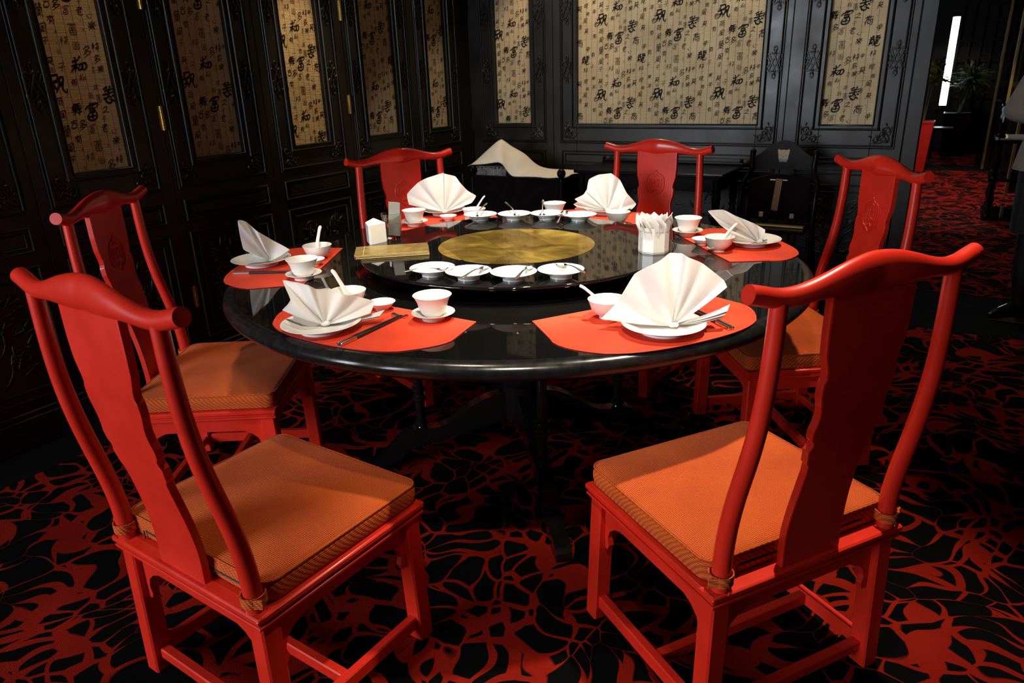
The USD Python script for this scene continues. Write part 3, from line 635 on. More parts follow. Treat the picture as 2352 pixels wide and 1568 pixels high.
CH = [('A', -.7283, -1.1458, 55.8, 'red lacquered yoke back chair in the left foreground, its back turned to the camera'),
      ('B', .5938, -1.1562, 115.1, 'red lacquered yoke back chair in the right foreground, its back turned to the camera'),
      ('C', -1.2566, -.1086, 1.9, 'red yoke back chair at the far left, by the dark carved folding screens'),
      ('D', 1.2116, .1243, 185.1, 'red yoke back chair at the right side, half hidden behind the foreground chair'),
      ('E', -.4975, .9863, 307.4, 'red yoke back chair behind the table, left, next to the cloth covered trolley'),
      ('F', .6402, 1.0108, 231.5, 'red yoke back chair behind the table, right, in front of the black side table')]
def make_cushion():
    t = thing('seat_cushion', '.', 'cushion')
    W = MAT['cushion_weave']; z0 = CHZ + .0005; hx, y0, y1, h = .249, .040, .481, .052
    # rounded slab with a soft crown and welts
    def outline(ins, k=6):
        pts = []; r = .030
        for cx, cy, a0 in ((hx - r, y1 - r, 0), (-hx + r, y1 - r, PI / 2), (-hx + r, y0 + r, PI), (hx - r, y0 + r, 1.5 * PI)):
            for a in np.linspace(a0, a0 + PI / 2, k):
                pts.append((cx + (r - ins * .5) * math.cos(a) - math.copysign(ins * .5, cx), cy + (r - ins * .5) * math.sin(a) - math.copysign(ins * .5, cy - .26)))
        # subdivide the long sides
        o = []
        for i in range(len(pts)):
            a_, b_ = np.array(pts[i]), np.array(pts[(i + 1) % len(pts)]); n = max(1, int(np.linalg.norm(b_ - a_) / .03))
            for q in range(n): o.append(a_ + (b_ - a_) * q / n)
        return np.array(o)
    base = outline(0); c = np.array([0, (y0 + y1) / 2])
    def wob(p, s): return .0025 * (meshkit.noise(np.c_[p * 14, np.full(len(p), s)], 3) - .5)
    rings = [(.004, 0), (.0, .004), (-.003, .018), (-.004, .026), (-.003, .034), (.0, h - .006), (.006, h - .001)]
    V, F = [], []; n = len(base)
    for ins, z in rings:
        d = base - c; L = np.linalg.norm(d, axis=1, keepdims=True); p = base - d / L * ins
        V.append(np.c_[p, z0 + z + (wob(p, z) if 0 < z else np.zeros(n))])
    for sc_, dz in ((.93, .002), (.82, .006), (.62, .010), (.35, .0125), (.12, .013)):
        p = c + (base - c) * sc_; V.append(np.c_[p, z0 + h + dz - .001 + wob(p * 1.3, 5) * 1.2])
    R = len(V); V = np.vstack(V + [[[c[0], c[1], z0 + h + .0125]], [[c[0], c[1], z0]]])
    for i in range(R - 1):
        for j in range(n):
            q = [i * n + j, i * n + (j + 1) % n, (i + 1) * n + (j + 1) % n, (i + 1) * n + j]; F += [[q[0], q[1], q[2]], [q[0], q[2], q[3]]]
    for j in range(n): F += [[(R - 1) * n + j, (R - 1) * n + (j + 1) % n, R * n], [R * n + 1, (j + 1) % n, j]]
    part(t, 'pad', tm(V, F), W, smooth=50)
    pts = np.c_[base * 1.0, np.full(n, z0 + h - .004)]
    part(t, 'welt', tube(np.vstack([pts, pts[:1]]), .0026, 6), W, smooth=60)
    part(t, 'zip', cat_(tube(np.array([(-.17, y0 - .0035, z0 + .022), (0, y0 - .0045, z0 + .022), (.17, y0 - .0035, z0 + .022)]), .0022, 6),
                        rbox((-.175, y0 - .006, z0 + .012), (.004, .002, .022), .0008)), MAT['dark_rubber'], label='dark zip along the back edge')
    for s in (-1, 1):   # straps tied round the back posts
        px_, py_ = s * .2282, .0224; st = []
        ring = np.array([(px_ + .0225 * math.cos(q), py_ + .0225 * math.sin(q)) for q in np.linspace(0, 2 * PI, 20)[:-1]])
        V, F = [], []
        for z, o in ((z0 + .016, 0), (z0 + .038, .0)):
            for rr in (1.0, 1.12): V.append(np.c_[(ring - (px_, py_)) * rr + (px_, py_), np.full(len(ring), z)])
        k = len(ring); V = np.vstack(V)
        for j in range(k):
            q = (j + 1) % k
            for a_, b_ in ((1, 3), (3, 2), (2, 0), (0, 1)): F += [[a_ * k + j, a_ * k + q, b_ * k + q], [a_ * k + j, b_ * k + q, b_ * k + j]]
        tab = rbox((px_ + s * .022, py_ - .012, z0 + .026), (.030, .004, .021), .001, rot('z', s * .5))
        lead = bx(min(px_, px_ - s * .02) - .004, max(px_, px_ - s * .02) + .004, .040, .054, z0 + .016, z0 + .036, .001)
        part(t, 'tie_strap', cat_(tm(V, F), tab, lead), W, smooth=40)
    return t
chair0, cush0 = make_chair(), None
where = {'A': 'left foreground chair', 'B': 'right foreground chair', 'C': 'far left chair by the screens', 'D': 'right side chair, partly covered by the foreground chair', 'E': 'chair behind the table on the left', 'F': 'chair behind the table on the right'}
cush0 = make_cushion()
def move(o, loc, r):
    o.GetAttribute('xformOp:translate').Set(Gf.Vec3d(*map(float, loc))); o.GetAttribute('xformOp:rotateXYZ').Set(Gf.Vec3f(0, 0, math.degrees(r)))
for i, (k, x, y, ang, lab) in enumerate(CH):
    # local +y faces the table: facing angle ang -> rotate by ang - 90
    r = math.radians(ang - 90)
    if i == 0:
        move(chair0, (x, y, 0), r); move(cush0, (x, y, 0), r); tag(chair0, lab, group='red chairs round the dining table'); tag(cush0, 'woven orange seat pad tied to the ' + where[k], group='orange seat pads')
    else:
        copy_of(chair0, lab, (x, y, 0), r); copy_of(cush0, 'woven orange seat pad tied to the ' + where[k], (x, y, 0), r)

# ------------------------------------------------------------------ tableware makers (all sit on z = 0 of their own frame)
POR = MAT['porcelain']
def shell(outer, inner, n=48): return lathe(list(outer) + list(inner)[::-1], n)
PLATE_P = ([(0, .001), (.052, .001), (.056, .004), (.078, .012), (.0985, .0195), (.100, .021)], [(0, .0045), (.055, .0055), (.076, .0135), (.0975, .0215)])
DISH_P = ([(0, .0), (.030, .0), (.032, .004), (.046, .0125), (.064, .0205), (.0655, .0215)], [(0, .0065), (.030, .0072), (.045, .0155), (.063, .0222)])
CUP_P = ([(0, .0), (.024, .0), (.0265, .003), (.031, .007), (.037, .022), (.0405, .036), (.047, .049), (.0505, .0535)], [(0, .006), (.024, .007), (.033, .022), (.0375, .037), (.0445, .0495), (.0495, .0542)])
SAUCER_P = ([(0, .0), (.030, .0), (.031, .004), (.044, .010), (.0565, .0172)], [(0, .0075), (.028, .0078), (.043, .0122), (.056, .0182)])
BOWL_P = ([(0, .0), (.020, .0), (.021, .005), (.030, .010), (.042, .024), (.0475, .040), (.0505, .0475)], [(0, .007), (.022, .010), (.038, .024), (.0445, .040), (.0495, .0480)])
SAUCE_P = ([(0, .0), (.018, .0), (.024, .005), (.034, .015), (.0375, .0195)], [(0, .004), (.020, .0065), (.032, .016), (.0368, .0200)])
protos = {}
def ware(kind, prof, name, label, loc, cat=None, group=None, rz=0, footed=None):
    if kind not in protos:
        t = thing(name, label, cat, loc, rz, group); protos[kind] = t
        part(t, 'foot_ring', lathe([(footed * .86, -.0003), (footed, -.0003), (footed, .005), (footed * .86, .005), (footed * .86, -.0003)], 40), POR, smooth=40)
        part(t, 'body', lathe([(r, z + .0025) for r, z in list(prof[0]) + list(prof[1])[::-1]], 56), POR, smooth=50)
        return t
    return copy_of(protos[kind], label, loc, rz, group)
def spoon_china(label, loc, rz, pitch, group):
    """Chinese soup spoon: origin at the bowl's bottom, handle rising along +x."""
    if 'cspoon' not in protos:
        t = thing('porcelain_spoon', label, 'spoon', loc, (0, -pitch, rz), group); protos['cspoon'] = t
        n = 15; V, F = [], []
        u = np.linspace(-1, 1, n); k = 17; a = np.linspace(-PI, 0, k)
        for lay in (0, 1):
            for q in u:
                w = .021 * math.sqrt(max(1 - q * q * .96, .02)); d = (.016 if lay == 0 else .0130) * math.sqrt(max(1 - q * q * .92, .05)); w2 = w - (.0022 if lay else 0)
                V.append(np.c_[np.full(k, q * (.030 if lay == 0 else .028)), w2 * np.cos(a), .016 + d * np.sin(a)])
        V = np.vstack(V)
        for lay in (0, 1):
            o = lay * n * k
            for i in range(n - 1):
                for j in range(k - 1):
                    q = [o + i * k + j, o + i * k + j + 1, o + (i + 1) * k + j + 1, o + (i + 1) * k + j]
                    if lay: q = q[::-1]
                    F += [[q[0], q[1], q[2]], [q[0], q[2], q[3]]]
        N = n * k
        for i in range(n - 1):
            for j in (0, k - 1):
                q = [i * k + j, (i + 1) * k + j, N + (i + 1) * k + j, N + i * k + j]
                F += [[q[0], q[1], q[2]], [q[0], q[2], q[3]]]
        part(t, 'spoon_bowl', tm(V, F), POR, smooth=60)
        p = spline([(.024, 0, .010), (.045, 0, .018), (.075, 0, .026), (.092, 0, .030), (.102, 0, .030)], 18)
        wv = np.interp(np.linspace(0, 1, 18), [0, .3, .7, .95, 1], [.011, .0075, .0065, .0075, .004])
        part(t, 'handle', sweep(p, lambda i: circ(wv[i], 12, .0036), (0, 0, 1)), POR, smooth=60)
        return t
    return copy_of(protos['cspoon'], label, loc, (0, -pitch, rz), group)
def spoon_metal(label, loc, rz, pitch, group):
    if 'mspoon' not in protos:
        t = thing('steel_spoon', label, 'spoon', loc, (0, -pitch, rz), group); protos['mspoon'] = t
        P_ = [(math.cos(q), math.sin(q)) for q in np.linspace(0, 2 * PI, 25)[:-1]]; V, F = [], []; k = len(P_)
        for (sc_, z) in ((.02, -.0055), (.45, -.0045), (.8, -.0015), (1.0, .0016), (.93, .0022), (.75, -.0005), (.4, -.0035), (.02, -.0045)):
            V += [(-.0 + c * .0225 * sc_, s * .0145 * sc_ * (1 - .12 * c), z + .006) for c, s in P_]
        for i in range(7):
            for j in range(k):
                q = [i * k + j, i * k + (j + 1) % k, (i + 1) * k + (j + 1) % k, (i + 1) * k + j]; F += [[q[0], q[2], q[1]], [q[0], q[3], q[2]]]
        part(t, 'spoon_bowl', tm(V, F), MAT['steel'], smooth=60)
        p = spline([(.021, 0, .0075), (.034, 0, .011), (.060, 0, .0125), (.090, 0, .0085), (.108, 0, .006), (.116, 0, .0055)], 20)
        wv = np.interp(np.linspace(0, 1, 20), [0, .15, .5, .8, .93, 1], [.0048, .0028, .0030, .0052, .0066, .003])
        part(t, 'handle', sweep(p, lambda i: circ(wv[i], 10, .0016), (0, 0, 1)), MAT['steel'], smooth=60)
        return t
    return copy_of(protos['mspoon'], label, loc, (0, -pitch, rz), group)
MZ = TZ + .0004
def placemat(label, pts, cx, cy):
    t = thing('placemat', label, 'placemat', (cx, cy, MZ), 0, 'red felt placemats on the round table')
    from shapely.geometry import Polygon
    g = Polygon(pts); th = .0024
    part(t, 'felt', extrude(g.buffer(-.0012), th), MAT['placemat_felt'], smooth=30)
    ring = np.array(g.buffer(-.0010).exterior.coords)
    part(t, 'stitched_edge', tube(np.c_[ring, np.full(len(ring), th * .5)], .0013, 6), MAT['placemat_edge'], smooth=60)
    inner = np.array(g.buffer(-.010).exterior.coords); d = np.r_[0, np.cumsum(np.linalg.norm(np.diff(inner, axis=0), axis=1))]; L = d[-1]; st = []
    for q in np.arange(0, L, .0085):
        a_ = np.array([np.interp(q, d, inner[:, 0]), np.interp(q, d, inner[:, 1])]); b_ = np.array([np.interp(q + .005, d, inner[:, 0]), np.interp(q + .005, d, inner[:, 1])]); m_ = (a_ + b_) / 2
        st.append(rbox((m_[0], m_[1], th), (.005, .0009, .0006), .0002, rot('z', math.atan2(*(b_ - a_)[::-1]))))
    part(t, 'stitching', cat_(*st), MAT['placemat_edge'], smooth=False, kind='stuff')
    return t
def mat_shape(az, r0, r1, half_in, half_out):
    """Placemat outline: a straight inner edge facing the turntable, an outer edge following the table's rim."""
    A = math.radians(az); u, v = np.array([math.cos(A), math.sin(A)]), np.array([-math.sin(A), math.cos(A)])
    c = u * (r0 + r1) / 2
    pts = [u * r0 - v * half_in, u * r0 + v * half_in]
    oh = np.radians(half_out)
    s1 = u * (r0 + (r1 - r0) * .42) + v * half_in * 1.10; e = np.array([u * math.cos(q) + v * math.sin(q) for q in np.linspace(oh, -oh, 21)]) * r1
    e = [p_ * (1 - .055 * (abs(q) ** 4)) for p_, q in zip(e, np.linspace(1, -1, 21))]
    s2 = u * (r0 + (r1 - r0) * .42) - v * half_in * 1.10
    def bez(a_, b_, c_, n=7): return [(1 - t) ** 2 * a_ + 2 * t * (1 - t) * b_ + t * t * c_ for t in np.linspace(0, 1, n)]
    k1 = e[0] + (e[0] - e[2]) * .9; k2 = e[-1] + (e[-1] - e[-3]) * .9
    pts += bez(s1, k1, e[2])[0:] + list(e[3:-3]) + bez(e[-3], k2, s2)
    return np.array(pts) - c, c
def napkin(label, loc, heading, scale, main, tail=None, amp=.016, lean=0.0):
    """Fan folded napkin. main: crease tips (right, up, depth) from the pivot, right and up in units of scale, depth in units of amp."""
    t = thing('folded_napkin', label, 'napkin', loc, heading, 'white fan folded napkins')
    def fan(tips, amp, yoff=0, rb=.05, sub=7):
        T = np.array(tips, float); XZ, Y = T[:, :2] * scale, T[:, 2] * amp; n = len(T); out, am, pil = [], [], []
        for i in range(n - 1):
            a_, b_ = XZ[i], XZ[i + 1]; p0, p3 = XZ[max(i - 1, 0)], XZ[min(i + 2, n - 1)]
            for q in np.arange(sub) / sub:
                lin = a_ + (b_ - a_) * q
                cr = .5 * ((2 * a_) + (-p0 + b_) * q + (2 * p0 - 5 * a_ + 4 * b_ - p3) * q * q + (-p0 + 3 * a_ - 3 * b_ + p3) * q ** 3)
                out.append(lin * .5 + cr * .5); w_ = .5 * q + .5 * (1 - math.cos(PI * q)) / 2; am.append(Y[i] + (Y[i + 1] - Y[i]) * w_); pil.append(math.sin(PI * q) * min(1, np.linalg.norm(b_ - a_) / .05))
        out.append(XZ[-1]); am.append(Y[-1]); pil.append(0)
        out, am, pil = np.array(out), np.array(am), np.array(pil); N = len(out); R = 14; V = []
        for side in (0, 1):
            for r_ in np.linspace(0, 1, R):
                rr = rb + (1 - rb) * r_
                x, z = out[:, 0] * rr, out[:, 1] * rr
                y = yoff + am * (.22 + .78 * r_ ** 1.1) - .0045 * pil * math.sin(PI * r_ * .8) * np.sign(amp) - lean * z - .010 * math.sin(PI * r_) - (.0013 if side else -.0013)
                V.append(np.c_[x, y, z])
        V = np.vstack(V); F = []; o = R * N
        for side in (0, 1):
            for i in range(R - 1):
                for j in range(N - 1):
                    q = [side * o + i * N + j, side * o + i * N + j + 1, side * o + (i + 1) * N + j + 1, side * o + (i + 1) * N + j]
                    if side: q = q[::-1]
                    F += [[q[0], q[1], q[2]], [q[0], q[2], q[3]]]
        loop = [i * N for i in range(R)] + [(R - 1) * N + j for j in range(1, N)] + [i * N + N - 1 for i in range(R - 2, -1, -1)] + list(range(N - 2, 0, -1))
        for i in range(len(loop)):
            a_, b_ = loop[i], loop[(i + 1) % len(loop)]; F += [[a_, a_ + o, b_ + o], [a_, b_ + o, b_]]
        return tm(V, F)
    part(t, 'fan', fan(main, amp), MAT['napkin_linen'], smooth=48)
    if tail: part(t, 'folded_tail', fan(tail, amp * .8, .010, sub=5), MAT['napkin_linen'], smooth=48)
    part(t, 'gathered_base', cat_(ellipsoid((0, .003, .004), (.011, .010, .007)), ellipsoid((.007, -.004, .006), (.007, .006, .006))), MAT['napkin_linen'], smooth=60)
    return t
# ------------------------------------------------------------------ the six place settings
SEAT = {'A': 'left foreground', 'B': 'right foreground', 'C': 'far left', 'D': 'right side', 'E': 'back left', 'F': 'back right'}
MATS = {'A': (-122.5, .60, .905, .255, 17.5), 'B': (-64, .60, .935, .255, 17.5), 'C': (178.5, .655, .962, .25, 16.5), 'D': (10, .655, .955, .235, 16.5), 'E': (113, .70, .965, .225, 16), 'F': (63, .70, .965, .225, 16)}
for k, a_ in MATS.items():
    pts, c = mat_shape(*a_); placemat(f'red felt placemat with a stitched edge at the {SEAT[k]} seat', pts, *c)
ON = MZ + .0025
SET = {  # plate, bowl (+ spoon heading and pitch), dish, cup
 'A': ((-.495, -.672), (-.465, -.492, 150, 40), (-.370, -.515), (-.220, -.612)),
 'B': ((.345, -.760), (.226, -.645, 168, 24), None, (.475, -.50)),
 'C': ((-.880, .045), (-.698, .100, 66, 50), (-.690, .010), (-.677, -.165)),
 'D': ((.825, .110), (.690, .030, 18, 28), (.660, .135), (.645, .300)),
 'E': ((-.322, .905), (-.178, .735, 18, 38), (-.292, .745), (-.428, .66)),
 'F': ((.405, .800), (.418, .555, 35, 44), None, (.168, .722)),
}
for k, (pl, bo, di, cu) in SET.items():
    s = SEAT[k]
    ware('plate', PLATE_P, 'side_plate', f'white porcelain plate under the folded napkin at the {s} seat', (*pl, ON + .0003), 'plate', 'white plates under the napkins', footed=.055)
    ware('bowl', BOWL_P, 'soup_bowl', f'small white porcelain soup bowl holding a spoon at the {s} seat', (*bo[:2], ON + .0003), 'bowl', 'white soup bowls on the placemats', footed=.021)
    h = math.radians(bo[2]); spoon_china(f'white porcelain soup spoon standing in the bowl at the {s} seat', (bo[0] - .010 * math.cos(h), bo[1] - .010 * math.sin(h), ON + .0135), h, math.radians(bo[3]), 'porcelain soup spoons')
    if di: ware('dish', SAUCE_P, 'sauce_dish', f'tiny white sauce dish on the {s} placemat', (*di, ON + .0003), 'dish', 'white sauce dishes', footed=.018)
    ware('saucer', SAUCER_P, 'tea_saucer', f'white saucer under the teacup at the {s} seat', (*cu, ON + .0003), 'saucer', 'white tea saucers', footed=.030)
    ware('cup', CUP_P, 'tea_cup', f'white handleless teacup with a flared rim at the {s} seat', (*cu, ON + .0098), 'cup', 'white teacups', footed=.024)
# chopsticks, each a thing of its own, and their rests
def chopstick(label, p, q, off):
    p, q = np.array(p, float), np.array(q, float); d = q - p; L = np.linalg.norm(d); h = math.atan2(d[1], d[0]); n = np.array([-math.sin(h), math.cos(h)])
    loc = p + n * off
    if 'chop' not in protos:
        t = thing('chopstick', label, 'chopstick', (*loc, ON + .0040), h, 'black chopsticks'); protos['chop'] = t
        part(t, 'stick', hull([(.055, a, b) for a in (-.0034, .0034) for b in (-.0034, .0034)] + [(.24, .0018 * math.cos(q), .0018 * math.sin(q)) for q in np.linspace(0, 2 * PI, 9)[:-1]]), MAT['chopstick_black'], smooth=20)
        part(t, 'handle_cap', rbox((.0275, 0, 0), (.055, .0074, .0074), .0008), MAT['steel'], smooth=20, label='silver end cap')
        return t
    return copy_of(protos['chop'], label, (*loc, ON + .0040), h)
for s, (p, q) in {'left foreground': ((-.425, -.795), (-.300, -.575)), 'far left': ((-.935, -.075), (-.64, -.088)), 'right foreground': ((.506, -.768), (.43, -.55)), 'back left': ((-.44, .93), (-.40, .68))}.items():
    for o, w in ((-.0048, 'outer'), (.0048, 'inner')):
        chopstick(f'black silver ended chopstick, the {w} of the pair at the {s} seat', p, q, o)
def rest(label, x, y, r):
    if 'rest' not in protos:
        t = thing('chopstick_rest', label, 'chopstick rest', (x, y, ON), r, 'metal chopstick rests'); protos['rest'] = t
        X = np.linspace(-.024, .024, 15); top = .0085 - .0052 * np.cos(X / .024 * PI / 2) ** 2
        m = extrude(np.vstack([np.c_[X, top], [(.024, 0), (-.024, 0)]]), .012); m.apply_transform(rot('x', PI / 2)); m.apply_translation((0, .006, 0))
        part(t, 'body', m, MAT['steel'], smooth=40)
        part(t, 'groove', rbox((0, 0, .0036), (.008, .0135, .001), .0004), MAT['steel'])
        return t
    return copy_of(protos['rest'], label, (x, y, ON), r)
rest('steel chopstick rest beside the teacup at the left foreground seat', -.312, -.588, math.radians(-28))
# napkins: heading, then pleat tips
NP = lambda k: (SET[k][0][0], SET[k][0][1], ON + .0085)
napkin('large white napkin folded as a fan on the plate at the right foreground seat', (.366, -.764, ON + .0125), math.radians(-6), 1 / 935,
       [(-158, 14, .4), (-122, 46, 1), (-84, 108, .5), (-31, 142, -.8), (-5, 152, .6), (20, 150, .8), (31, 149, -.8), (66, 131, .1), (112, 94, .9), (117, 84, -.2)],
       [(127, 42, .4), (118, 34, -.8), (124, 31, .6), (113, 26, -.8), (119, 22, .6), (104, 16, -.4)], amp=.022, lean=-.34)
napkin('white napkin fan leaning over on the plate at the left foreground seat', (-.487, -.672, ON + .0125), math.radians(12), 1 / 890,
       [(-88, 40, .3), (-66, 66, -.6), (-80, 102, .8), (-52, 98, .3), (-24, 95, -.8), (-10, 80, .2), (16, 76, .9), (46, 66, -.3), (80, 52, .7), (113, 38, .8), (102, 20, -.4)],
       [(134, 16, .5), (122, 10, -.7), (131, 8, .6), (116, 6, -.7), (124, 5, .6), (98, 4, -.4)], amp=.024, lean=-.16)
napkin('white napkin fan seen edge on at the far left seat', (-.848, .045, ON + .0125), math.radians(20), 1 / 655,
       [(-52, 4, .5), (-36, 16, -.6), (-54, 38, .9), (-56, 98, .3), (-40, 92, -.7), (-19, 72, .5), (10, 46, -.2), (43, 24, .6), (38, 12, -.5)], [(-48, 3, .4), (-30, 8, -.7), (-20, 4, .7), (-4, 8, -.3)], amp=-.030, lean=.10)
napkin('white napkin fan lying over to the left on the plate at the right side seat', (.842, .085, ON + .0125), math.radians(14), 1 / 655,
       [(-82, 10, .3), (-72, 26, -.6), (-92, 46, .4), (-113, 74, .9), (-86, 78, -.2), (-48, 60, .7), (-22, 48, -.3), (4, 36, .6), (14, 28, -.4)],
       [(30, 14, .5), (22, 10, -.7), (29, 6, .6), (20, 2, -.7), (26, 0, .5), (6, 4, -.3)], amp=.026, lean=-.25)
napkin('white napkin fan standing on the plate at the back left seat', (-.320, .885, ON + .0125), math.radians(4), 1 / 500,
       [(-80, 18, .7), (-83, 40, .9), (-58, 63, .3), (-36, 74, -.8), (0, 81, .9), (5, 81, -.6), (28, 73, .9), (38, 62, -.9), (54, 43, .2), (73, 30, .8), (62, 17, -.2)], None, amp=.020, lean=-.48)
napkin('white napkin fan standing on the plate at the back right seat', (.405, .790, ON + .0125), math.radians(-4), 1 / 508,
       [(-46, 40, .3), (-40, 64, .9), (-19, 75, -.4), (8, 76, .7), (13, 75, -.5), (29, 62, .6), (43, 36, -.5), (64, 12, .7), (54, 2, 0)],
       [(-46, 42, .5), (-53, 34, -.6), (-72, 24, .6), (-66, 20, -.7), (-75, 13, .6), (-68, 9, -.7), (-73, 3, .6), (-50, 1, -.3)], amp=.018, lean=-.48)

# ------------------------------------------------------------------ things on the turntable
ZS = ZT + .0004
NEAR = [(-.244, -.365), (-.137, -.416), (-.010, -.440), (.122, -.430)]
FAR = [(-.138, .462), (-.004, .452), (.124, .440), (.247, .390)]
ordn = ('first', 'second', 'third', 'fourth')
for i, p in enumerate(NEAR): ware('spoondish', DISH_P, 'serving_dish', f'shallow white dish on the near side of the turntable, {ordn[i]} from the left', (*p, ZS + .0003), 'dish', 'shallow white serving dishes on the turntable', footed=.031)
for i, p in enumerate(FAR): ware('spoondish', DISH_P, 'serving_dish', f'shallow white dish on the far side of the turntable, {ordn[i]} from the left', (*p, ZS + .0003), 'dish', None, footed=.031)
SG = 'steel spoons on the serving dishes'
def lay(label, bowl, tip, zb, zt):
    b, t_ = np.array(bowl), np.array(tip); d = t_ - b; h = math.atan2(d[1], d[0])
    spoon_metal(label, (*b, zb), h, math.asin(max(-1, min(1, (zt - zb) / .116))), SG)
lay('steel spoon on the first near dish, its handle pointing left over the rim', (-.212, -.372), (-.322, -.408), ZS + .0125, ZS + .019)
lay('steel spoon on the second near dish, its bowl to the right', (-.092, -.392), (-.150, -.492), ZS + .017, ZS + .018)
lay('steel spoon on the third near dish, its bowl to the right', (.036, -.408), (-.004, -.517), ZS + .017, ZS + .018)
lay('steel spoon on the fourth near dish, its handle pointing right', (.128, -.385), (.184, -.487), ZS + .017, ZS + .020)
lay('steel spoon on the first far dish, its handle up', (-.158, .440), (-.118, .530), ZS + .008, ZS + .048)
lay('steel spoon on the second far dish, its handle up', (.006, .440), (-.036, .530), ZS + .008, ZS + .050)
lay('steel spoon on the third far dish, its handle up', (.104, .425), (.112, .525), ZS + .008, ZS + .055)
lay('steel spoon lying between the third and fourth far dishes, its bowl up on the rim', (.190, .420), (.158, .318), ZS + .020, ZS + .002)
# gold menus
def menu(label, z, rz, dx=0):
    c = (-.408 + dx, -.062); t = thing('menu_booklet', label, 'menu', (*c, z), rz, None)
    part(t, 'cover', cat_(bx(-.118, .118, -.066, .066, .0046, .0060, .0004), bx(-.118, .118, -.066, .066, 0, .0014, .0004), bx(-.1192, -.117, -.066, .066, 0, .006, .0005)), MAT['menu_gold'], smooth=20)
    part(t, 'spine_crease', bx(-.0915, -.0905, -.066, .066, .0059, .0062, .0001), MAT['menu_page'])
    part(t, 'pages', bx(-.116, .116, -.064, .064, .0014, .0046, .0003), MAT['menu_page'])
menu('gold covered menu booklet, the upper one of two on the left of the turntable', ZS + .0066, math.radians(8.5)); menu('gold covered menu booklet, the lower one of two on the left of the turntable', ZS + .0002, math.radians(8.0), .002)
# triangular white holder, glass with a card, napkin jar
t = thing('white_shaker', 'white porcelain triangular shaker on the left of the turntable, beside a glass', 'shaker', (-.494, .108, ZS), math.radians(-12))
tri = np.array([(-.048, .030), (.0, -.052), (.044, .024)]) * .92
from shapely.geometry import Polygon
tp = Polygon(tri).buffer(-.006).buffer(.006)
part(t, 'body', extrude(tp, .066), POR, smooth=40)
V = np.array(tp.exterior.coords)[:-1]; n = len(V)
top = np.vstack([np.c_[V, np.full(n, .066)], [[(.0), .004, .085]]]); part(t, 'sloped_top', hull(np.vstack([top, np.c_[V, np.full(n, .0655)]])), POR, smooth=30)
g = thing('drinking_glass', 'clear tumbler holding a grey card, behind the white triangular shaker', 'glass', (-.438, .155, ZS))
part(g, 'tumbler', lathe([(0, 0), (.026, 0), (.0285, .004), (.037, .092), (.0352, .0922), (.027, .012), (0, .010)], 40), MAT['clear_glass'], smooth=50)
c = thing('paper_card', 'grey card standing in the clear tumbler on the turntable', 'card', (-.432, .150, ZS + .0135), (0, math.radians(5), math.radians(-8)))
part(c, 'card', bx(-.020, .020, -.0006, .0006, 0, .118, .0003), MAT['card_grey'], smooth=False)
part(c, 'fold', bx(-.021, -.0195, -.001, .004, 0, .118, .0003), MAT['card_grey'], smooth=False)
j = thing('napkin_jar', 'white octagonal porcelain jar stuffed with paper napkins, on the right of the turntable', 'jar', (.430, -.160, ZS), math.radians(12))
oc = [(math.cos(q) * .044, math.sin(q) * .044) for q in np.arange(8) * PI / 4 + PI / 8]
ring = Polygon(oc).buffer(.003).difference(Polygon(oc).buffer(-.004))
body = extrude(ring, .080); base = extrude(Polygon(oc).buffer(.003), .006)
part(j, 'body', cat_(body, base), POR, smooth=20)
sc = []
for q in range(40):
    a0 = q * 2 * PI / 40; rr = .0448
    sc.append(tube(np.array([(math.cos(a0 + w) * (rr + .0004), math.sin(a0 + w) * (rr + .0004), .071 - .004 * math.sin(PI * (w / (2 * PI / 40)))) for w in np.linspace(0, 2 * PI / 40, 5)]), .0006, 5))
part(j, 'grey_border_print', cat_(*sc), MAT['grey_print'], smooth=60, kind='stuff')
r_ = np.random.default_rng(5)
for q in range(13):   # folded paper napkins, one by one, fanned into a spiral
    a0 = q * 2 * PI / 13; R0 = .027
    t = thing('paper_napkin', 'folded white paper napkin tucked into the octagonal jar', 'paper napkin', (.430 + R0 * math.cos(a0), -.160 + R0 * math.sin(a0), ZS + .052), (0, .0, a0 + 1.15), 'paper napkins in the octagonal jar')
    h = .062 + r_.uniform(-.004, .012); tilt = .010 + r_.uniform(0, .008)
    A_ = np.array([(-.026, 0, 0), (.026, 0, 0), (.030, -tilt, h * .62), (.006, -tilt * 1.7, h), (-.028, -tilt, h * .66)])
    B_ = A_ + np.array([0, .0045, 0])
    part(t, 'front_leaf', tm(np.vstack([A_, A_ + (0, .0012, 0)]), [[0, 1, 2], [0, 2, 3], [0, 3, 4], [5, 7, 6], [5, 8, 7], [5, 9, 8]] + [[a, a + 5, (a + 1) % 5] for a in range(5)] + [[(a + 1) % 5, a + 5, (a + 1) % 5 + 5] for a in range(5)]), MAT['napkin_linen'], smooth=False)
    B2 = B_ * np.array([.96, 1, .9]); part(t, 'back_leaf', tm(np.vstack([B2, B2 + (0, .0012, 0)]), [[0, 1, 2], [0, 2, 3], [0, 3, 4], [5, 7, 6], [5, 8, 7], [5, 9, 8]] + [[a, a + 5, (a + 1) % 5] for a in range(5)] + [[(a + 1) % 5, a + 5, (a + 1) % 5 + 5] for a in range(5)]), MAT['napkin_linen'], smooth=False)

# ------------------------------------------------------------------ along the back wall
DF = MAT['dark_furniture']
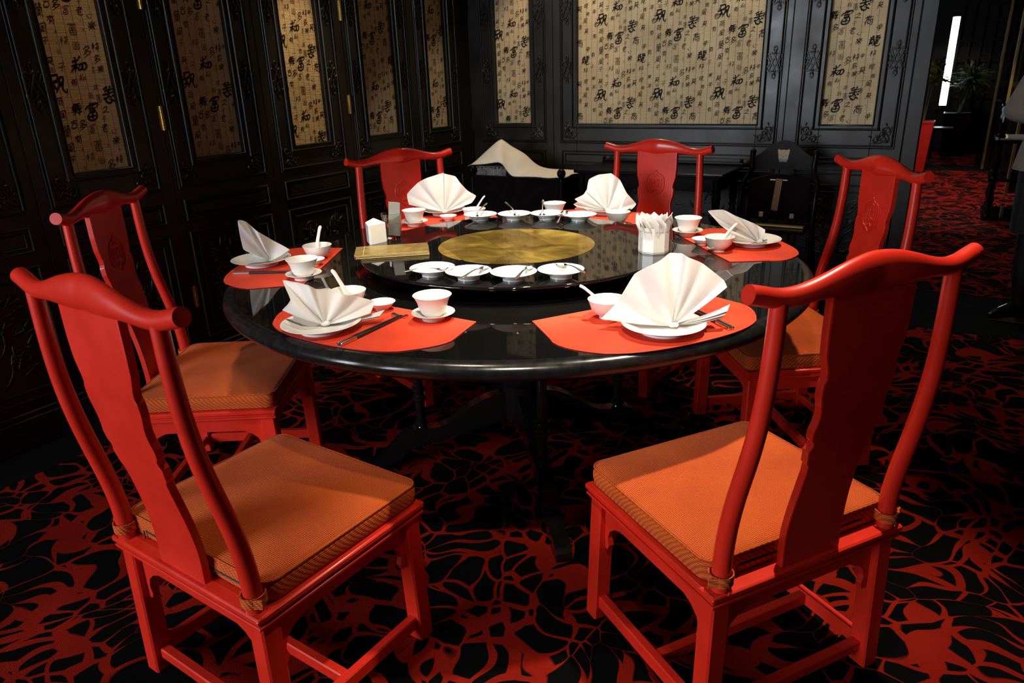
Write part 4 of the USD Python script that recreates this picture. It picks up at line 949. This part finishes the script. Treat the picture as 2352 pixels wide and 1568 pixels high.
# trolley with ball finials, a ribbed bin and a draped cloth
t = thing('service_trolley', 'black service trolley with ball finials in the corner, covered with white linen', 'trolley', on_back(-1.075, .40), TH2)
hx, hy = .315, .20
for sx in (-1, 1):
    for sy in (-1, 1):
        zp = .785 if sy < 0 else .75
        p = lathe([(0, .04), (.015, .04), (.018, .30), (.022, .31), (.016, .33), (.016, .60), (.022, .62), (.016, .64), (.015, zp - .05), (.012, zp - .035), (.020, zp - .03), (.012, zp - .022), (0, zp - .02)], 20)
        p.apply_translation((sx * hx, sy * hy, 0)); part(t, 'post', p, DF)
        part(t, 'ball_finial', ellipsoid((sx * hx, sy * hy, zp), (.026, .026, .028), None, 3), DF, smooth=60)
        part(t, 'castor', lathe([(0, 0), (.018, .0), (.02, .02), (.018, .04), (0, .04)], 16).apply_translation((sx * hx, sy * hy, 0)), MAT['dark_rubber'])
for y in (-hy, hy): part(t, 'side_panel', cat_(bx(-hx, hx, y - .009, y + .009, .33, .75, .003), bx(-hx, hx, y - .014, y + .014, .738, .755, .004)), DF)
for x in (-hx, hx): part(t, 'end_panel', bx(x - .009, x + .009, -hy, hy, .33, .75, .003), DF)
part(t, 'top_board', bx(-hx, hx, -hy, hy, .728, .742, .002), DF); part(t, 'shelf', bx(-hx, hx, -hy, hy, .33, .35, .002), DF); part(t, 'shelf', bx(-hx, hx, -hy, hy, .14, .16, .002), DF)
bn = thing('glass_bin', 'grey ribbed see-through bin of stacked glasses on the trolley, half under the white cloth', 'bin', on_back(-1.262, .455, .7425), TH2)
pp_ = []
for q in range(17):
    x = -.125 + .225 * q / 16; pp_.append(lathe([(0, 0), (.0075, 0), (.0085, .052 + .008 * math.sin(q * 1.7) ** 2), (0, .053 + .008 * math.sin(q * 1.7) ** 2)], 10).apply_translation((x, -.118, 0)))
part(bn, 'tub', bx(-.135, .11, -.105, .10, 0, .062, .006), MAT['crib_bin'])
for m in pp_: part(bn, 'glass_rib', m, MAT['crib_bin'], smooth=60)
# the cloth: lofted from its lifted front hem over a peaked heap to the back
HEM = [(-1.405, .818), (-1.318, .823), (-1.254, .832), (-1.209, .840), (-1.178, .837), (-1.157, .822), (-1.136, .792), (-1.106, .762), (-1.075, .757), (-.99, .760), (-.90, .763), (-.864, .757), (-.80, .760), (-.73, .764)]
TOP = [(-1.581, .760), (-1.510, .819), (-1.419, .887), (-1.348, .937), (-1.314, .951), (-1.285, .936), (-1.237, .908), (-1.140, .865), (-1.071, .800), (-1.002, .775), (-.95, .775), (-.892, .777), (-.82, .765), (-.75, .760)]
n = 60; u = np.linspace(0, 1, n)
Hs = np.array([np.interp(u, np.linspace(0, 1, len(HEM)), np.array(HEM)[:, q]) for q in (0, 1)]).T; Ts = np.array([np.interp(u, np.linspace(0, 1, len(TOP)), np.array(TOP)[:, q]) for q in (0, 1)]).T
ker = np.ones(5) / 5
Hs[2:-2] = np.c_[np.convolve(Hs[:, 0], ker, 'valid'), np.convolve(Hs[:, 1], ker, 'valid')]
Ts[1:-1] = (Ts[:-2] + 2 * Ts[1:-1] + Ts[2:]) / 4
rows = []
for v_ in np.linspace(0, 1, 16):
    p = Hs * (1 - v_) + Ts * v_; bul = .016 * math.sin(PI * v_); off = .600 - .24 * v_
    z = Hs[:, 1] + (Ts[:, 1] - Hs[:, 1]) * (v_ ** .85) + bul * .5 + .006 * (meshkit.noise(np.c_[p * 9, np.full(n, v_ * 4)], 9) - .5)
    rows.append(np.c_[p[:, 0], -off + .39 * 0 - bul + 0 * z, z])
for v_ in (.3, .7, 1.0):
    rows.append(np.c_[Ts[:, 0], np.full(n, -.36 + .14 * v_), Ts[:, 1] - (Ts[:, 1] - .757) * v_])
V = np.vstack(rows); R = len(rows); F = []
for i in range(R - 1):
    for q in range(n - 1): F += [[i * n + q, i * n + q + 1, (i + 1) * n + q + 1], [i * n + q, (i + 1) * n + q + 1, (i + 1) * n + q]]
nv = len(V); V2 = np.vstack([V, V - np.array([0, -.001, .003])]); F2 = F + [[a + nv, c_ + nv, b + nv] for a, b, c_ in F]
loop = list(range(n)) + [i * n + n - 1 for i in range(1, R)] + [(R - 1) * n + q for q in range(n - 2, -1, -1)] + [i * n for i in range(R - 2, 0, -1)]
for i in range(len(loop)):
    a_, b_ = loop[i], loop[(i + 1) % len(loop)]; F2 += [[a_, b_ + nv, b_], [a_, a_ + nv, b_ + nv]]
ctop = usdkit.mesh(stage, numbered('/World/linen_cloth'), tm(V2, F2), MAT['draped_linen'], smooth=60)
xf = UsdGeom.Xformable(ctop.GetPrim()); xf.AddTranslateOp().Set(Gf.Vec3d(*frame_loc(TH2, D2))); xf.AddRotateZOp().Set(math.degrees(TH2))
tag(ctop.GetPrim(), 'white linen cloth heaped in a peak over the black trolley in the corner', 'cloth')
# side table
t = thing('side_table', 'low black side table with turned legs against the back wall, behind the right rear chair', 'side table', on_back(-.285, .29), TH2)
tw, td, th_ = .445, .215, .800
part(t, 'top', cat_(bx(-tw, tw, -td, td, th_ - .022, th_, .006), bx(-tw + .02, tw - .02, -td + .02, td - .02, th_ - .034, th_ - .022, .003)), DF)
part(t, 'gallery_rail', cat_(bx(-tw, tw, td - .016, td, th_, th_ + .018, .004), *[ellipsoid((s * (tw - .012), td - .010, th_ + .026), (.010, .010, .013)) for s in (-1, 1)]), DF, smooth=50)
for y in (-td + .04, td - .04): part(t, 'apron', bx(-tw + .04, tw - .04, y - .008, y + .008, th_ - .10, th_ - .034, .002), DF)
for x in (-tw + .04, tw - .04): part(t, 'apron', bx(x - .008, x + .008, -td + .04, td - .04, th_ - .10, th_ - .034, .002), DF)
for sx in (-1, 1):
    for sy in (-1, 1):
        pr = [(0, 0), (.014, 0), (.018, .03), (.012, .05), (.016, .12), (.022, .30), (.015, .33), (.024, .345), (.015, .36), (.020, .40), (.022, .55), (.015, .57), (.024, .585), (.016, .60), (.022, .62), (.022, th_ - .034), (0, th_ - .034)]
        part(t, 'leg', lathe(pr, 20).apply_translation((sx * (tw - .04), sy * (td - .04), 0)), DF)
# child's high chair with a bear on its headboard
t = thing('high_chair', "dark wooden child's high chair with a bear face inlaid in its headboard", 'high chair', on_back(.424, .31), TH2)
HB = .926
pts = [(-.150, -.115)] + [(-.150, -.050)] + [(-.150 + .30 * q, -.050 + .085 * math.sin(PI * q) ** 1.4) for q in np.linspace(0, 1, 25)][1:-1] + [(.150, -.050), (.150, -.115)]
m = extrude(np.array(pts), .020); m.apply_translation((0, 0, -.010)); m.apply_transform(rot('x', PI / 2)); m.apply_translation((0, 0, HB + .005))
hb = part(t, 'headboard', m, DF, smooth=40)
for s in (-1, 1):
    p = spline([(s * .160, .0, .905), (s * .160, -.004, .86), (s * .160, -.010, .815), (s * .176, -.030, .775), (s * .190, -.055, .735), (s * .192, -.070, .69), (s * .196, -.085, .45), (s * .215, -.115, .0)], 50)
    part(t, 'side_post', tube(p, .0145, 12), DF, smooth=60); part(t, 'post_cap', ellipsoid((s * .160, 0, .905), (.016, .016, .016)), DF, smooth=60)
    part(t, 'rear_leg', tube(np.array([(s * .165, .03, .60), (s * .205, .16, 0)]), .015, 10), DF, smooth=60)
    part(t, 'slat', bx(s * .052 - .010, s * .052 + .010, -.010, .006, .735, .816, .002), DF)
tr = [(-.158, 0), (-.158, .205)] + [(-.158 + .316 * q, .205 + .040 * math.sin(PI * q)) for q in np.linspace(0, 1, 15)][1:-1] + [(.158, .205), (.158, 0)]
m = extrude(np.array(tr), .020); m.apply_transform(rot('x', PI / 2)); m.apply_transform(rot('x', .10)); m.apply_translation((0, -.030, .555))
part(t, 'folded_tray', m, MAT['dark_furniture'], smooth=30)
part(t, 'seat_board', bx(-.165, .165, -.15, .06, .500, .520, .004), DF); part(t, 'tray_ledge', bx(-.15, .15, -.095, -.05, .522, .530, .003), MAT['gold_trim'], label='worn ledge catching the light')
for x in (-.080, .080): part(t, 'tray_hinge', cat_(bx(x - .011, x + .011, -.0575, -.055, .566, .592, .0006), trimesh.creation.cylinder(radius=.003, height=.022, sections=10).apply_transform(rot('y', PI / 2)).apply_translation((x, -.0585, .579))), MAT['steel'])
for x in (-.030, .032): part(t, 'strap_clip', bx(x - .014, x + .014, -.0755, -.0715, .766, .772, .0008), MAT['steel'])
m = rbox((0, 0, 0), (.034, .004, .172), .001, rot('x', .10)); m.apply_transform(rot('y', .10)); m.apply_translation((-.004, -.068, .690)); part(t, 'buckle_strap', m, MAT['strap_tan'], label='tan webbing strap hanging over the tray')
part(t, 'foot_rest', bx(-.19, .19, -.13, -.09, .26, .28, .004), DF); part(t, 'cross_bar', bx(-.19, .19, -.10, -.075, .12, .15, .004), DF)
face = smooth_poly([(-.030, .030), (-.024, .036), (-.016, .031), (0, .033), (.016, .031), (.024, .036), (.030, .030), (.026, .006), (.019, -.022), (-.019, -.022), (-.026, .006)], 5)
def flat(poly, z0, h, y): q = extrude(poly, h); q.apply_transform(rot('x', PI / 2)); q.apply_translation((0, y, z0)); return q
part(hb, 'bear_face', flat(face, HB - .040, .0016, -.010), MAT['bear_cream'], label='cream bear face inlay')
part(hb, 'bear_scarf', flat(smooth_poly([(-.020, -.016), (-.010, -.014), (0, -.018), (.010, -.014), (.020, -.016), (.017, -.030), (0, -.028), (-.017, -.030)], 4), HB - .040, .0020, -.010), MAT['bear_blue'])
part(hb, 'bear_features', cat_(flat(smooth_poly([(-.003, -.002), (.003, -.002), (0, -.006)], 4), HB - .040, .0022, -.010), flat(np.array([(-.016, .004), (-.008, .006), (-.008, .004), (-.016, .002)]), HB - .040, .0022, -.010), flat(np.array([(.016, .004), (.008, .006), (.008, .004), (.016, .002)]), HB - .040, .0022, -.010),
     flat(np.array([(-.004, -.010), (0, -.012), (.004, -.010), (0, -.0108)]), HB - .040, .0022, -.010)), MAT['bear_dark'])

# ------------------------------------------------------------------ the corridor beyond the screen's free end
EB = MAT['ebony_wood']
cw = thing('wall_corridor', kind='structure', loc=(0, 0, 0))
def on_world(s, off, z=0): return np.array(on_back(s, off, z))
def cbox(s0, s1, o0, o1, z0, z1, r=.003):
    m = rbox((0, 0, (z0 + z1) / 2), (abs(s1 - s0), abs(o1 - o0), z1 - z0), r, None); m.apply_transform(rot('z', TH2)); m.apply_translation(on_world((s0 + s1) / 2, (o0 + o1) / 2)); return m
part(cw, 'far_wall', cbox(-3, 5, -9.0, -9.1, 0, CEIL), EB, smooth=False)
part(cw, 'side_wall', cbox(-.2, -.1, -.35, -9.0, 0, CEIL), EB, smooth=False)
part(cw, 'right_wall', cbox(2.3, 2.4, -2.6, -9.0, 0, CEIL), EB, smooth=False)
for q in range(5): part(cw, 'wall_moulding', cbox(2.27, 2.30, -3.0 - 1.2 * q, -3.06 - 1.2 * q, .1, CEIL - .1), EB)
# slit window with a blind, at the corridor's end
wn = thing('window_1', kind='structure', loc=on_back(.862, -8.93), rot=TH2)
part(wn, 'pane', bx(-.046, .046, .03, .04, .68, 1.92, .001), MAT['daylight_pane'], smooth=False)
for x in (-.064, .064): part(wn, 'window_frame', bx(x - .018, x + .018, -.01, .06, .62, 1.98), EB)
for z in (.66, 1.94): part(wn, 'window_frame', bx(-.06, .06, -.01, .06, z - .02, z + .02), EB)
for q in range(42): part(wn, 'blind_slat', rbox((.003, .012, .70 + q * .0289), (.088, .012, .004), .001, rot('x', .5)), MAT['card_grey'], smooth=False)
for k_, o_ in ((2, -2.7), (3, -4.7)):   # windows in the corridor's left side wall, behind the dining room's back wall
    w2_ = thing(f'window_{k_}', kind='structure', loc=on_back(-.09, o_), rot=TH2)
    part(w2_, 'pane', bx(.0, .006, -.42, .42, .75, 2.25, .001), MAT['window_pane_side'], smooth=False)
    for y in (-.45, 0, .45): part(w2_, 'window_frame', bx(-.01, .03, y - .02, y + .02, .70, 2.30), EB)
    for z in (.72, 1.5, 2.28): part(w2_, 'window_frame', bx(-.01, .028, -.43, .43, z - .02, z + .02), EB)
lat = thing('lattice_screen', 'dark fretwork lattice screen beside the bright slit window at the end of the corridor', 'screen', on_back(1.22, -8.9), TH2)
for x in np.linspace(-.28, .28, 5): part(lat, 'upright', bx(x - .012, x + .012, -.012, .012, .1, 2.1), EB)
for z in np.linspace(.12, 2.08, 9): part(lat, 'crossbar', bx(-.28, .28, -.010, .010, z - .012, z + .012), EB)
# planters and plants
def planter(name, label, s, off, w0, w1, h, m):
    t = thing(name, label, 'planter', on_back(s, off), TH2)
    P_ = [(sx * w, sy * w, z) for w, z in ((w0, 0), (w1, h)) for sx in (-1, 1) for sy in (-1, 1)]
    part(t, 'pot', hull(P_), m, smooth=10)
    part(t, 'rim', cat_(bx(-w1 - .006, w1 + .006, -w1 - .006, -w1 + .008, h - .012, h + .012), bx(-w1 - .006, w1 + .006, w1 - .008, w1 + .006, h - .012, h + .012), bx(-w1 - .006, -w1 + .008, -w1, w1, h - .012, h + .012), bx(w1 - .008, w1 + .006, -w1, w1, h - .012, h + .012)), m)
    part(t, 'soil', bx(-w1 + .01, w1 - .01, -w1 + .01, w1 - .01, h - .02, h + .004), MAT['dark_rubber'])
    return t
def blade(b, d, L, w, droop, r):
    d = d / np.linalg.norm(d); side = np.cross(d, (0, 0, 1.0)); side /= np.linalg.norm(side) + 1e-9
    t = np.linspace(0, 1, 7); p = b + d * (t * L)[:, None] - np.array([0, 0, 1.0]) * (droop * L * t ** 2)[:, None]
    ww = w * np.sin(np.clip(t * .9 + .1, 0, 1) * PI) ** .6
    V = np.vstack([np.stack([p - side * ww[:, None], p + np.array([0, 0, .004]) , p + side * ww[:, None]], 1).reshape(-1, 3)]); F = []
    for i in range(6):
        for j in (0, 1): q = [3 * i + j, 3 * i + j + 1, 3 * i + j + 4, 3 * i + j + 3]; F += [[q[0], q[1], q[2]], [q[0], q[2], q[3]]]
    return tm(V, F)
def plant(name, label, s, off, z0, stems, height, spread, nl, m, seed, leafL=.28, lw=.013):
    r = np.random.default_rng(seed); t = thing(name, label, 'plant', on_back(s, off, z0), TH2); S, L = [], []
    for k in range(stems):
        a = r.uniform(0, 2 * PI); h = height * r.uniform(.65, 1.0); top = np.array([spread * math.cos(a), spread * math.sin(a), h])
        S.append(tube(spline([(0.03 * math.cos(a), .03 * math.sin(a), 0), top * .5 + np.array([.02, .02, .03]), top], 8), [.010, .006], 7))
        for q in range(nl):
            az, el = r.uniform(0, 2 * PI), r.uniform(-.1, 1.3)
            L.append(blade(top - np.array([0, 0, r.uniform(0, h * .22)]), np.array([math.cos(az) * math.cos(el), math.sin(az) * math.cos(el), math.sin(el)]), leafL * r.uniform(.7, 1.15), lw, r.uniform(.1, .55), r))
    for s_ in S: part(t, 'stem', s_, MAT['stem_brown'], smooth=60)
    part(t, 'foliage', cat_(*L), m, smooth=False, kind='stuff')
planter('red_planter', 'tall tapered red planter beside the end of the back wall, with a yellow green plant', .765, -6.35, .075, .115, .61, MAT['planter_red'])
plant('leafy_plant', 'yellow green broad leaved plant in the tall red planter', .73, -6.35, .625, 4, .75, .10, 14, MAT['leaf_yellow'], 3, .26, .030)
planter('dark_planter', 'dark square planter by the bright slit window', 1.09, -8.3, .13, .17, .60, MAT['dark_furniture'])
plant('dracaena_plant', 'green dracaena with thin stems in the dark planter by the bright slit window', 1.09, -8.3, .605, 6, .62, .12, 34, MAT['leaf_green'], 4, .26, .010)
t = thing('corridor_stool', 'small black stool with runner feet beyond the red planter', 'stool', on_back(.95, -7.7), TH2)
part(t, 'seat', bx(-.13, .13, -.13, .13, .42, .45, .006), DF)
for s in (-1, 1): part(t, 'leg', bx(s * .11 - .014, s * .11 + .014, -.11, -.08, .02, .42), DF); part(t, 'leg', bx(s * .11 - .014, s * .11 + .014, .08, .11, .02, .42), DF); part(t, 'runner', bx(s * .11 - .016, s * .11 + .016, -.13, .13, 0, .024), DF)
# tiered black console with turned posts (corridor, right)
t = thing('tiered_console', 'black tiered console with turned posts at the right edge, a cream cloth on it', 'console', on_back(1.86, -3.42), TH2)
for z, hh_ in ((.0, .032), (.335, .026), (.655, .028), (.955, .024)):
    part(t, 'shelf', cat_(bx(-.40, .40, -.30, .30, z, z + hh_, .006)), MAT['black_lacquer'], smooth=30)
for sx in (-1, 1):
    for sy in (-1, 1):
        for z0, z1 in ((.032, .335), (.361, .655), (.683, .955)):
            h = z1 - z0; pr = [(0, z0), (.020, z0), (.030, z0 + h * .1), (.018, z0 + h * .18), (.030, z0 + h * .45), (.018, z0 + h * .72), (.026, z0 + h * .8), (.018, z0 + h * .9), (.024, z1), (0, z1)]
            part(t, 'turned_post', lathe(pr, 16).apply_translation((sx * .355, sy * .255, 0)), MAT['black_lacquer'], smooth=50)
cc = thing('cream_cloth', 'cream cloth laid on the middle shelf of the tiered console', 'cloth', on_back(1.80, -3.36, .684), TH2)
part(cc, 'cloth', bx(-.30, .34, -.235, .22, 0, .010, .004), MAT['cream_cloth']); part(cc, 'front_fold', bx(-.30, .34, -.243, -.233, -.0, .012, .002), MAT['cream_cloth'])
# row of gilt edged screens along the corridor's right side
for q in range(3):
    t = thing('gilt_screen', f'tall dark standing screen with gilt edges along the corridor, {("nearest", "middle", "farthest")[q]} of three', 'screen', on_back(1.95 - .10 * q, -4.6 - 1.1 * q), TH2)
    part(t, 'panel', bx(-.26, .26, -.012, .012, .05, 2.4), MAT['black_lacquer'], smooth=20)
    for x in (-.27, .27): part(t, 'gilt_edge', bx(x - .014, x + .014, -.020, .020, .0, 2.45), MAT['gold_trim'])
    for z in (.06, 1.05, 2.38): part(t, 'rail', bx(-.256, .256, -.018, .018, z - .03, z + .03), EB)
    for z in np.arange(1.15, 1.95, .11): part(t, 'fret', rbox((-.18, -.016, z), (.07, .008, .07), .006), MAT['black_lacquer'])

# ------------------------------------------------------------------ waitress at the right edge
def body_hull(chains, pitch=.014, it=8):
    import manifold3d as m3
    def ball(c, r): return m3.Manifold.sphere(r, 20).translate(tuple(map(float, c)))
    parts = []
    for ch in chains:
        for (p, r), (q, r2) in zip(ch[:-1], ch[1:]): parts.append(m3.Manifold.batch_hull([ball(p, r), ball(q, r2)]))
    M = m3.Manifold.batch_boolean(parts, m3.OpType.Add).refine_to_length(pitch)
    g = M.to_mesh(); m = trimesh.Trimesh(g.vert_properties[:, :3], g.tri_verts, process=True)
    trimesh.smoothing.filter_taubin(m, iterations=it); return m
t = thing('person', 'person in a grey beige jacket, dark skirt and black shoes at the right edge', 'person', (2.84, 1.42, 0), math.radians(-105))
# local +x is the way the person faces
legs = [[((.0, s * .085, .90), .085), ((.015, s * .085, .50), .058), ((.0, s * .085, .44), .055), ((-.02, s * .080, .30), .052), ((-.005, s * .075, .10), .034), ((.0, s * .075, .06), .036)] for s in (-1, 1)]
FD = {-1: np.array([.60, -.80, 0]), 1: np.array([.94, .34, 0])}
FA = {s: np.array([-.005, s * .080, 0]) for s in (-1, 1)}
foot_at = lambda s, q_, z: tuple(FA[s] + FD[s] * q_ + np.array([0, 0, z]))
feet = [[(foot_at(s, -.03, .045), .030), (foot_at(s, .07, .034), .026), (foot_at(s, .14, .024), .022)] for s in (-1, 1)]
torso = [[((.0, .0, .92), .125), ((.0, 0, 1.05), .105), ((.005, 0, 1.20), .112), ((.0, 0, 1.33), .085), ((.0, 0, 1.40), .05), ((.02, 0, 1.48), .046), ((.03, 0, 1.53), .075), ((.03, 0, 1.60), .080)],
         [((0, -.09, .92), .075), ((0, .09, .92), .075)], [((0, -.14, 1.35), .05), ((0, .14, 1.35), .05)], [((.085, 0, 1.505), .032), ((.04, 0, 1.55), .06)]]
EL = {-1: ((0, -.165, 1.34), (-.02, -.262, 1.085), (.155, -.150, 1.035), (.20, -.085, 1.03)), 1: ((0, .165, 1.34), (-.02, .255, 1.085), (.150, .150, 1.015), (.195, .085, 1.01))}
arms = [[(EL[s][0], .048), (EL[s][1], .040), (EL[s][2], .028), (EL[s][3], .024)] for s in (-1, 1)]
hands = []
for s in (-1, 1):
    w_ = np.array(EL[s][3]); d_ = w_ - np.array(EL[s][2]); d_ /= np.linalg.norm(d_); up_ = np.array([0, 0, 1.0])
    hands.append([(w_, .022), (w_ + d_ * .045, .026), (w_ + d_ * .075, .021)])
    for k in range(4):
        b_ = w_ + d_ * .075 + up_ * (.022 - .0145 * k); L_ = (.072, .078, .072, .058)[k]; c_ = np.array([-.012, 0, 0])
        hands.append([(b_, .0088), (b_ + d_ * L_ * .5 + c_ * .3, .0082), (b_ + d_ * L_ * .82 + c_ * 1.6, .0072)])
    hands.append([(w_ + d_ * .03 + up_ * .016, .011), (w_ + d_ * .055 + up_ * .040, .0092), (w_ + d_ * .082 + up_ * .046, .0078)])
part(t, 'body', body_hull(legs + feet + torso + arms + hands, .012, 6), MAT['skin'], smooth=80)
def ring_loft(rings, n=36):
    V, F = [], []
    for (cx, cy, rx, ry, z) in rings:
        a = np.arange(n) * 2 * PI / n; V.append(np.c_[cx + rx * np.cos(a), cy + ry * np.sin(a), np.full(n, z)])
    V = np.vstack(V)
    for i in range(len(rings) - 1):
        for j in range(n): q = [i * n + j, i * n + (j + 1) % n, (i + 1) * n + (j + 1) % n, (i + 1) * n + j]; F += [[q[0], q[1], q[2]], [q[0], q[2], q[3]]]
    return tm(V, F)
part(t, 'jacket', cat_(ring_loft([(.02, 0, .195, .235, .79), (.012, 0, .172, .215, .90), (.005, 0, .140, .178, 1.06), (.01, 0, .142, .185, 1.20), (0, 0, .112, .195, 1.34), (0, 0, .075, .11, 1.41), (.005, 0, .058, .062, 1.435)])), MAT['jacket_cloth'], smooth=80)
for s in (-1, 1):
    e_ = np.array(EL[s][1]); f_ = np.array(EL[s][2]); m_ = e_ + (f_ - e_) * .72; n_ = e_ + (f_ - e_) * .60
    part(t, 'sleeve', body_hull([[(EL[s][0], .062), (e_, .056), (m_, .045)], [(n_, .054), (m_, .052)]], .014, 5), MAT['jacket_cloth'], smooth=80)
part(t, 'skirt', ring_loft([(.0, 0, .145, .185, .46), (0, 0, .150, .190, .60), (0, 0, .155, .195, .80), (0, 0, .120, .16, .98)]), MAT['skirt_cloth'], smooth=80)
for s in (-1, 1):
    part(t, 'stocking', body_hull([[((.015, s * .085, .60), .068), ((.015, s * .085, .50), .0605), ((.0, s * .085, .44), .0575), ((-.02, s * .080, .30), .0545), ((-.005, s * .075, .10), .0365), ((.0, s * .075, .06), .038)]], .012, 5), MAT['stocking'], smooth=80)
    part(t, 'shoe', body_hull([[(foot_at(s, -.045, .036), .035), (foot_at(s, .05, .032), .034), (foot_at(s, .135, .026), .027), (foot_at(s, .19, .018), .016)]], .010, 4), MAT['shoe_leather'], smooth=80)
part(t, 'hair', body_hull([[((.012, 0, 1.622), .090), ((-.025, 0, 1.57), .088)], [((.062, -.035, 1.648), .046), ((.062, .035, 1.648), .046)], [((.02, -.062, 1.60), .040), ((-.01, -.062, 1.545), .034)], [((.02, .062, 1.60), .040), ((-.01, .062, 1.545), .034)], [((-.06, 0, 1.52), .045), ((-.10, 0, 1.53), .045)]], .010, 4), MAT['hair_black'], smooth=80)
part(t, 'neck_scarf', ring_loft([(.005, 0, .062, .066, 1.405), (.012, 0, .064, .068, 1.425), (.016, 0, .058, .060, 1.445)]), MAT['jacket_cloth'], smooth=80)
for s in (-1, 1):
    ey = part(t, 'eye', ellipsoid((.097, s * .030, 1.562), (.011, .013, .0075)), MAT['eye_white'], smooth=80); part(ey, 'iris', ellipsoid((.1055, s * .030, 1.562), (.0035, .0062, .0062)), MAT['hair_black'], smooth=80); part(t, 'eyebrow', ellipsoid((.102, s * .032, 1.582), (.006, .016, .003)), MAT['hair_black'], smooth=80); part(t, 'ear', ellipsoid((.025, s * .080, 1.555), (.016, .008, .026)), MAT['skin'], smooth=80)
part(t, 'nose', ellipsoid((.116, 0, 1.545), (.013, .010, .018)), MAT['skin'], smooth=80); part(t, 'mouth', ellipsoid((.108, 0, 1.512), (.008, .018, .004)), MAT['lip'], smooth=80)
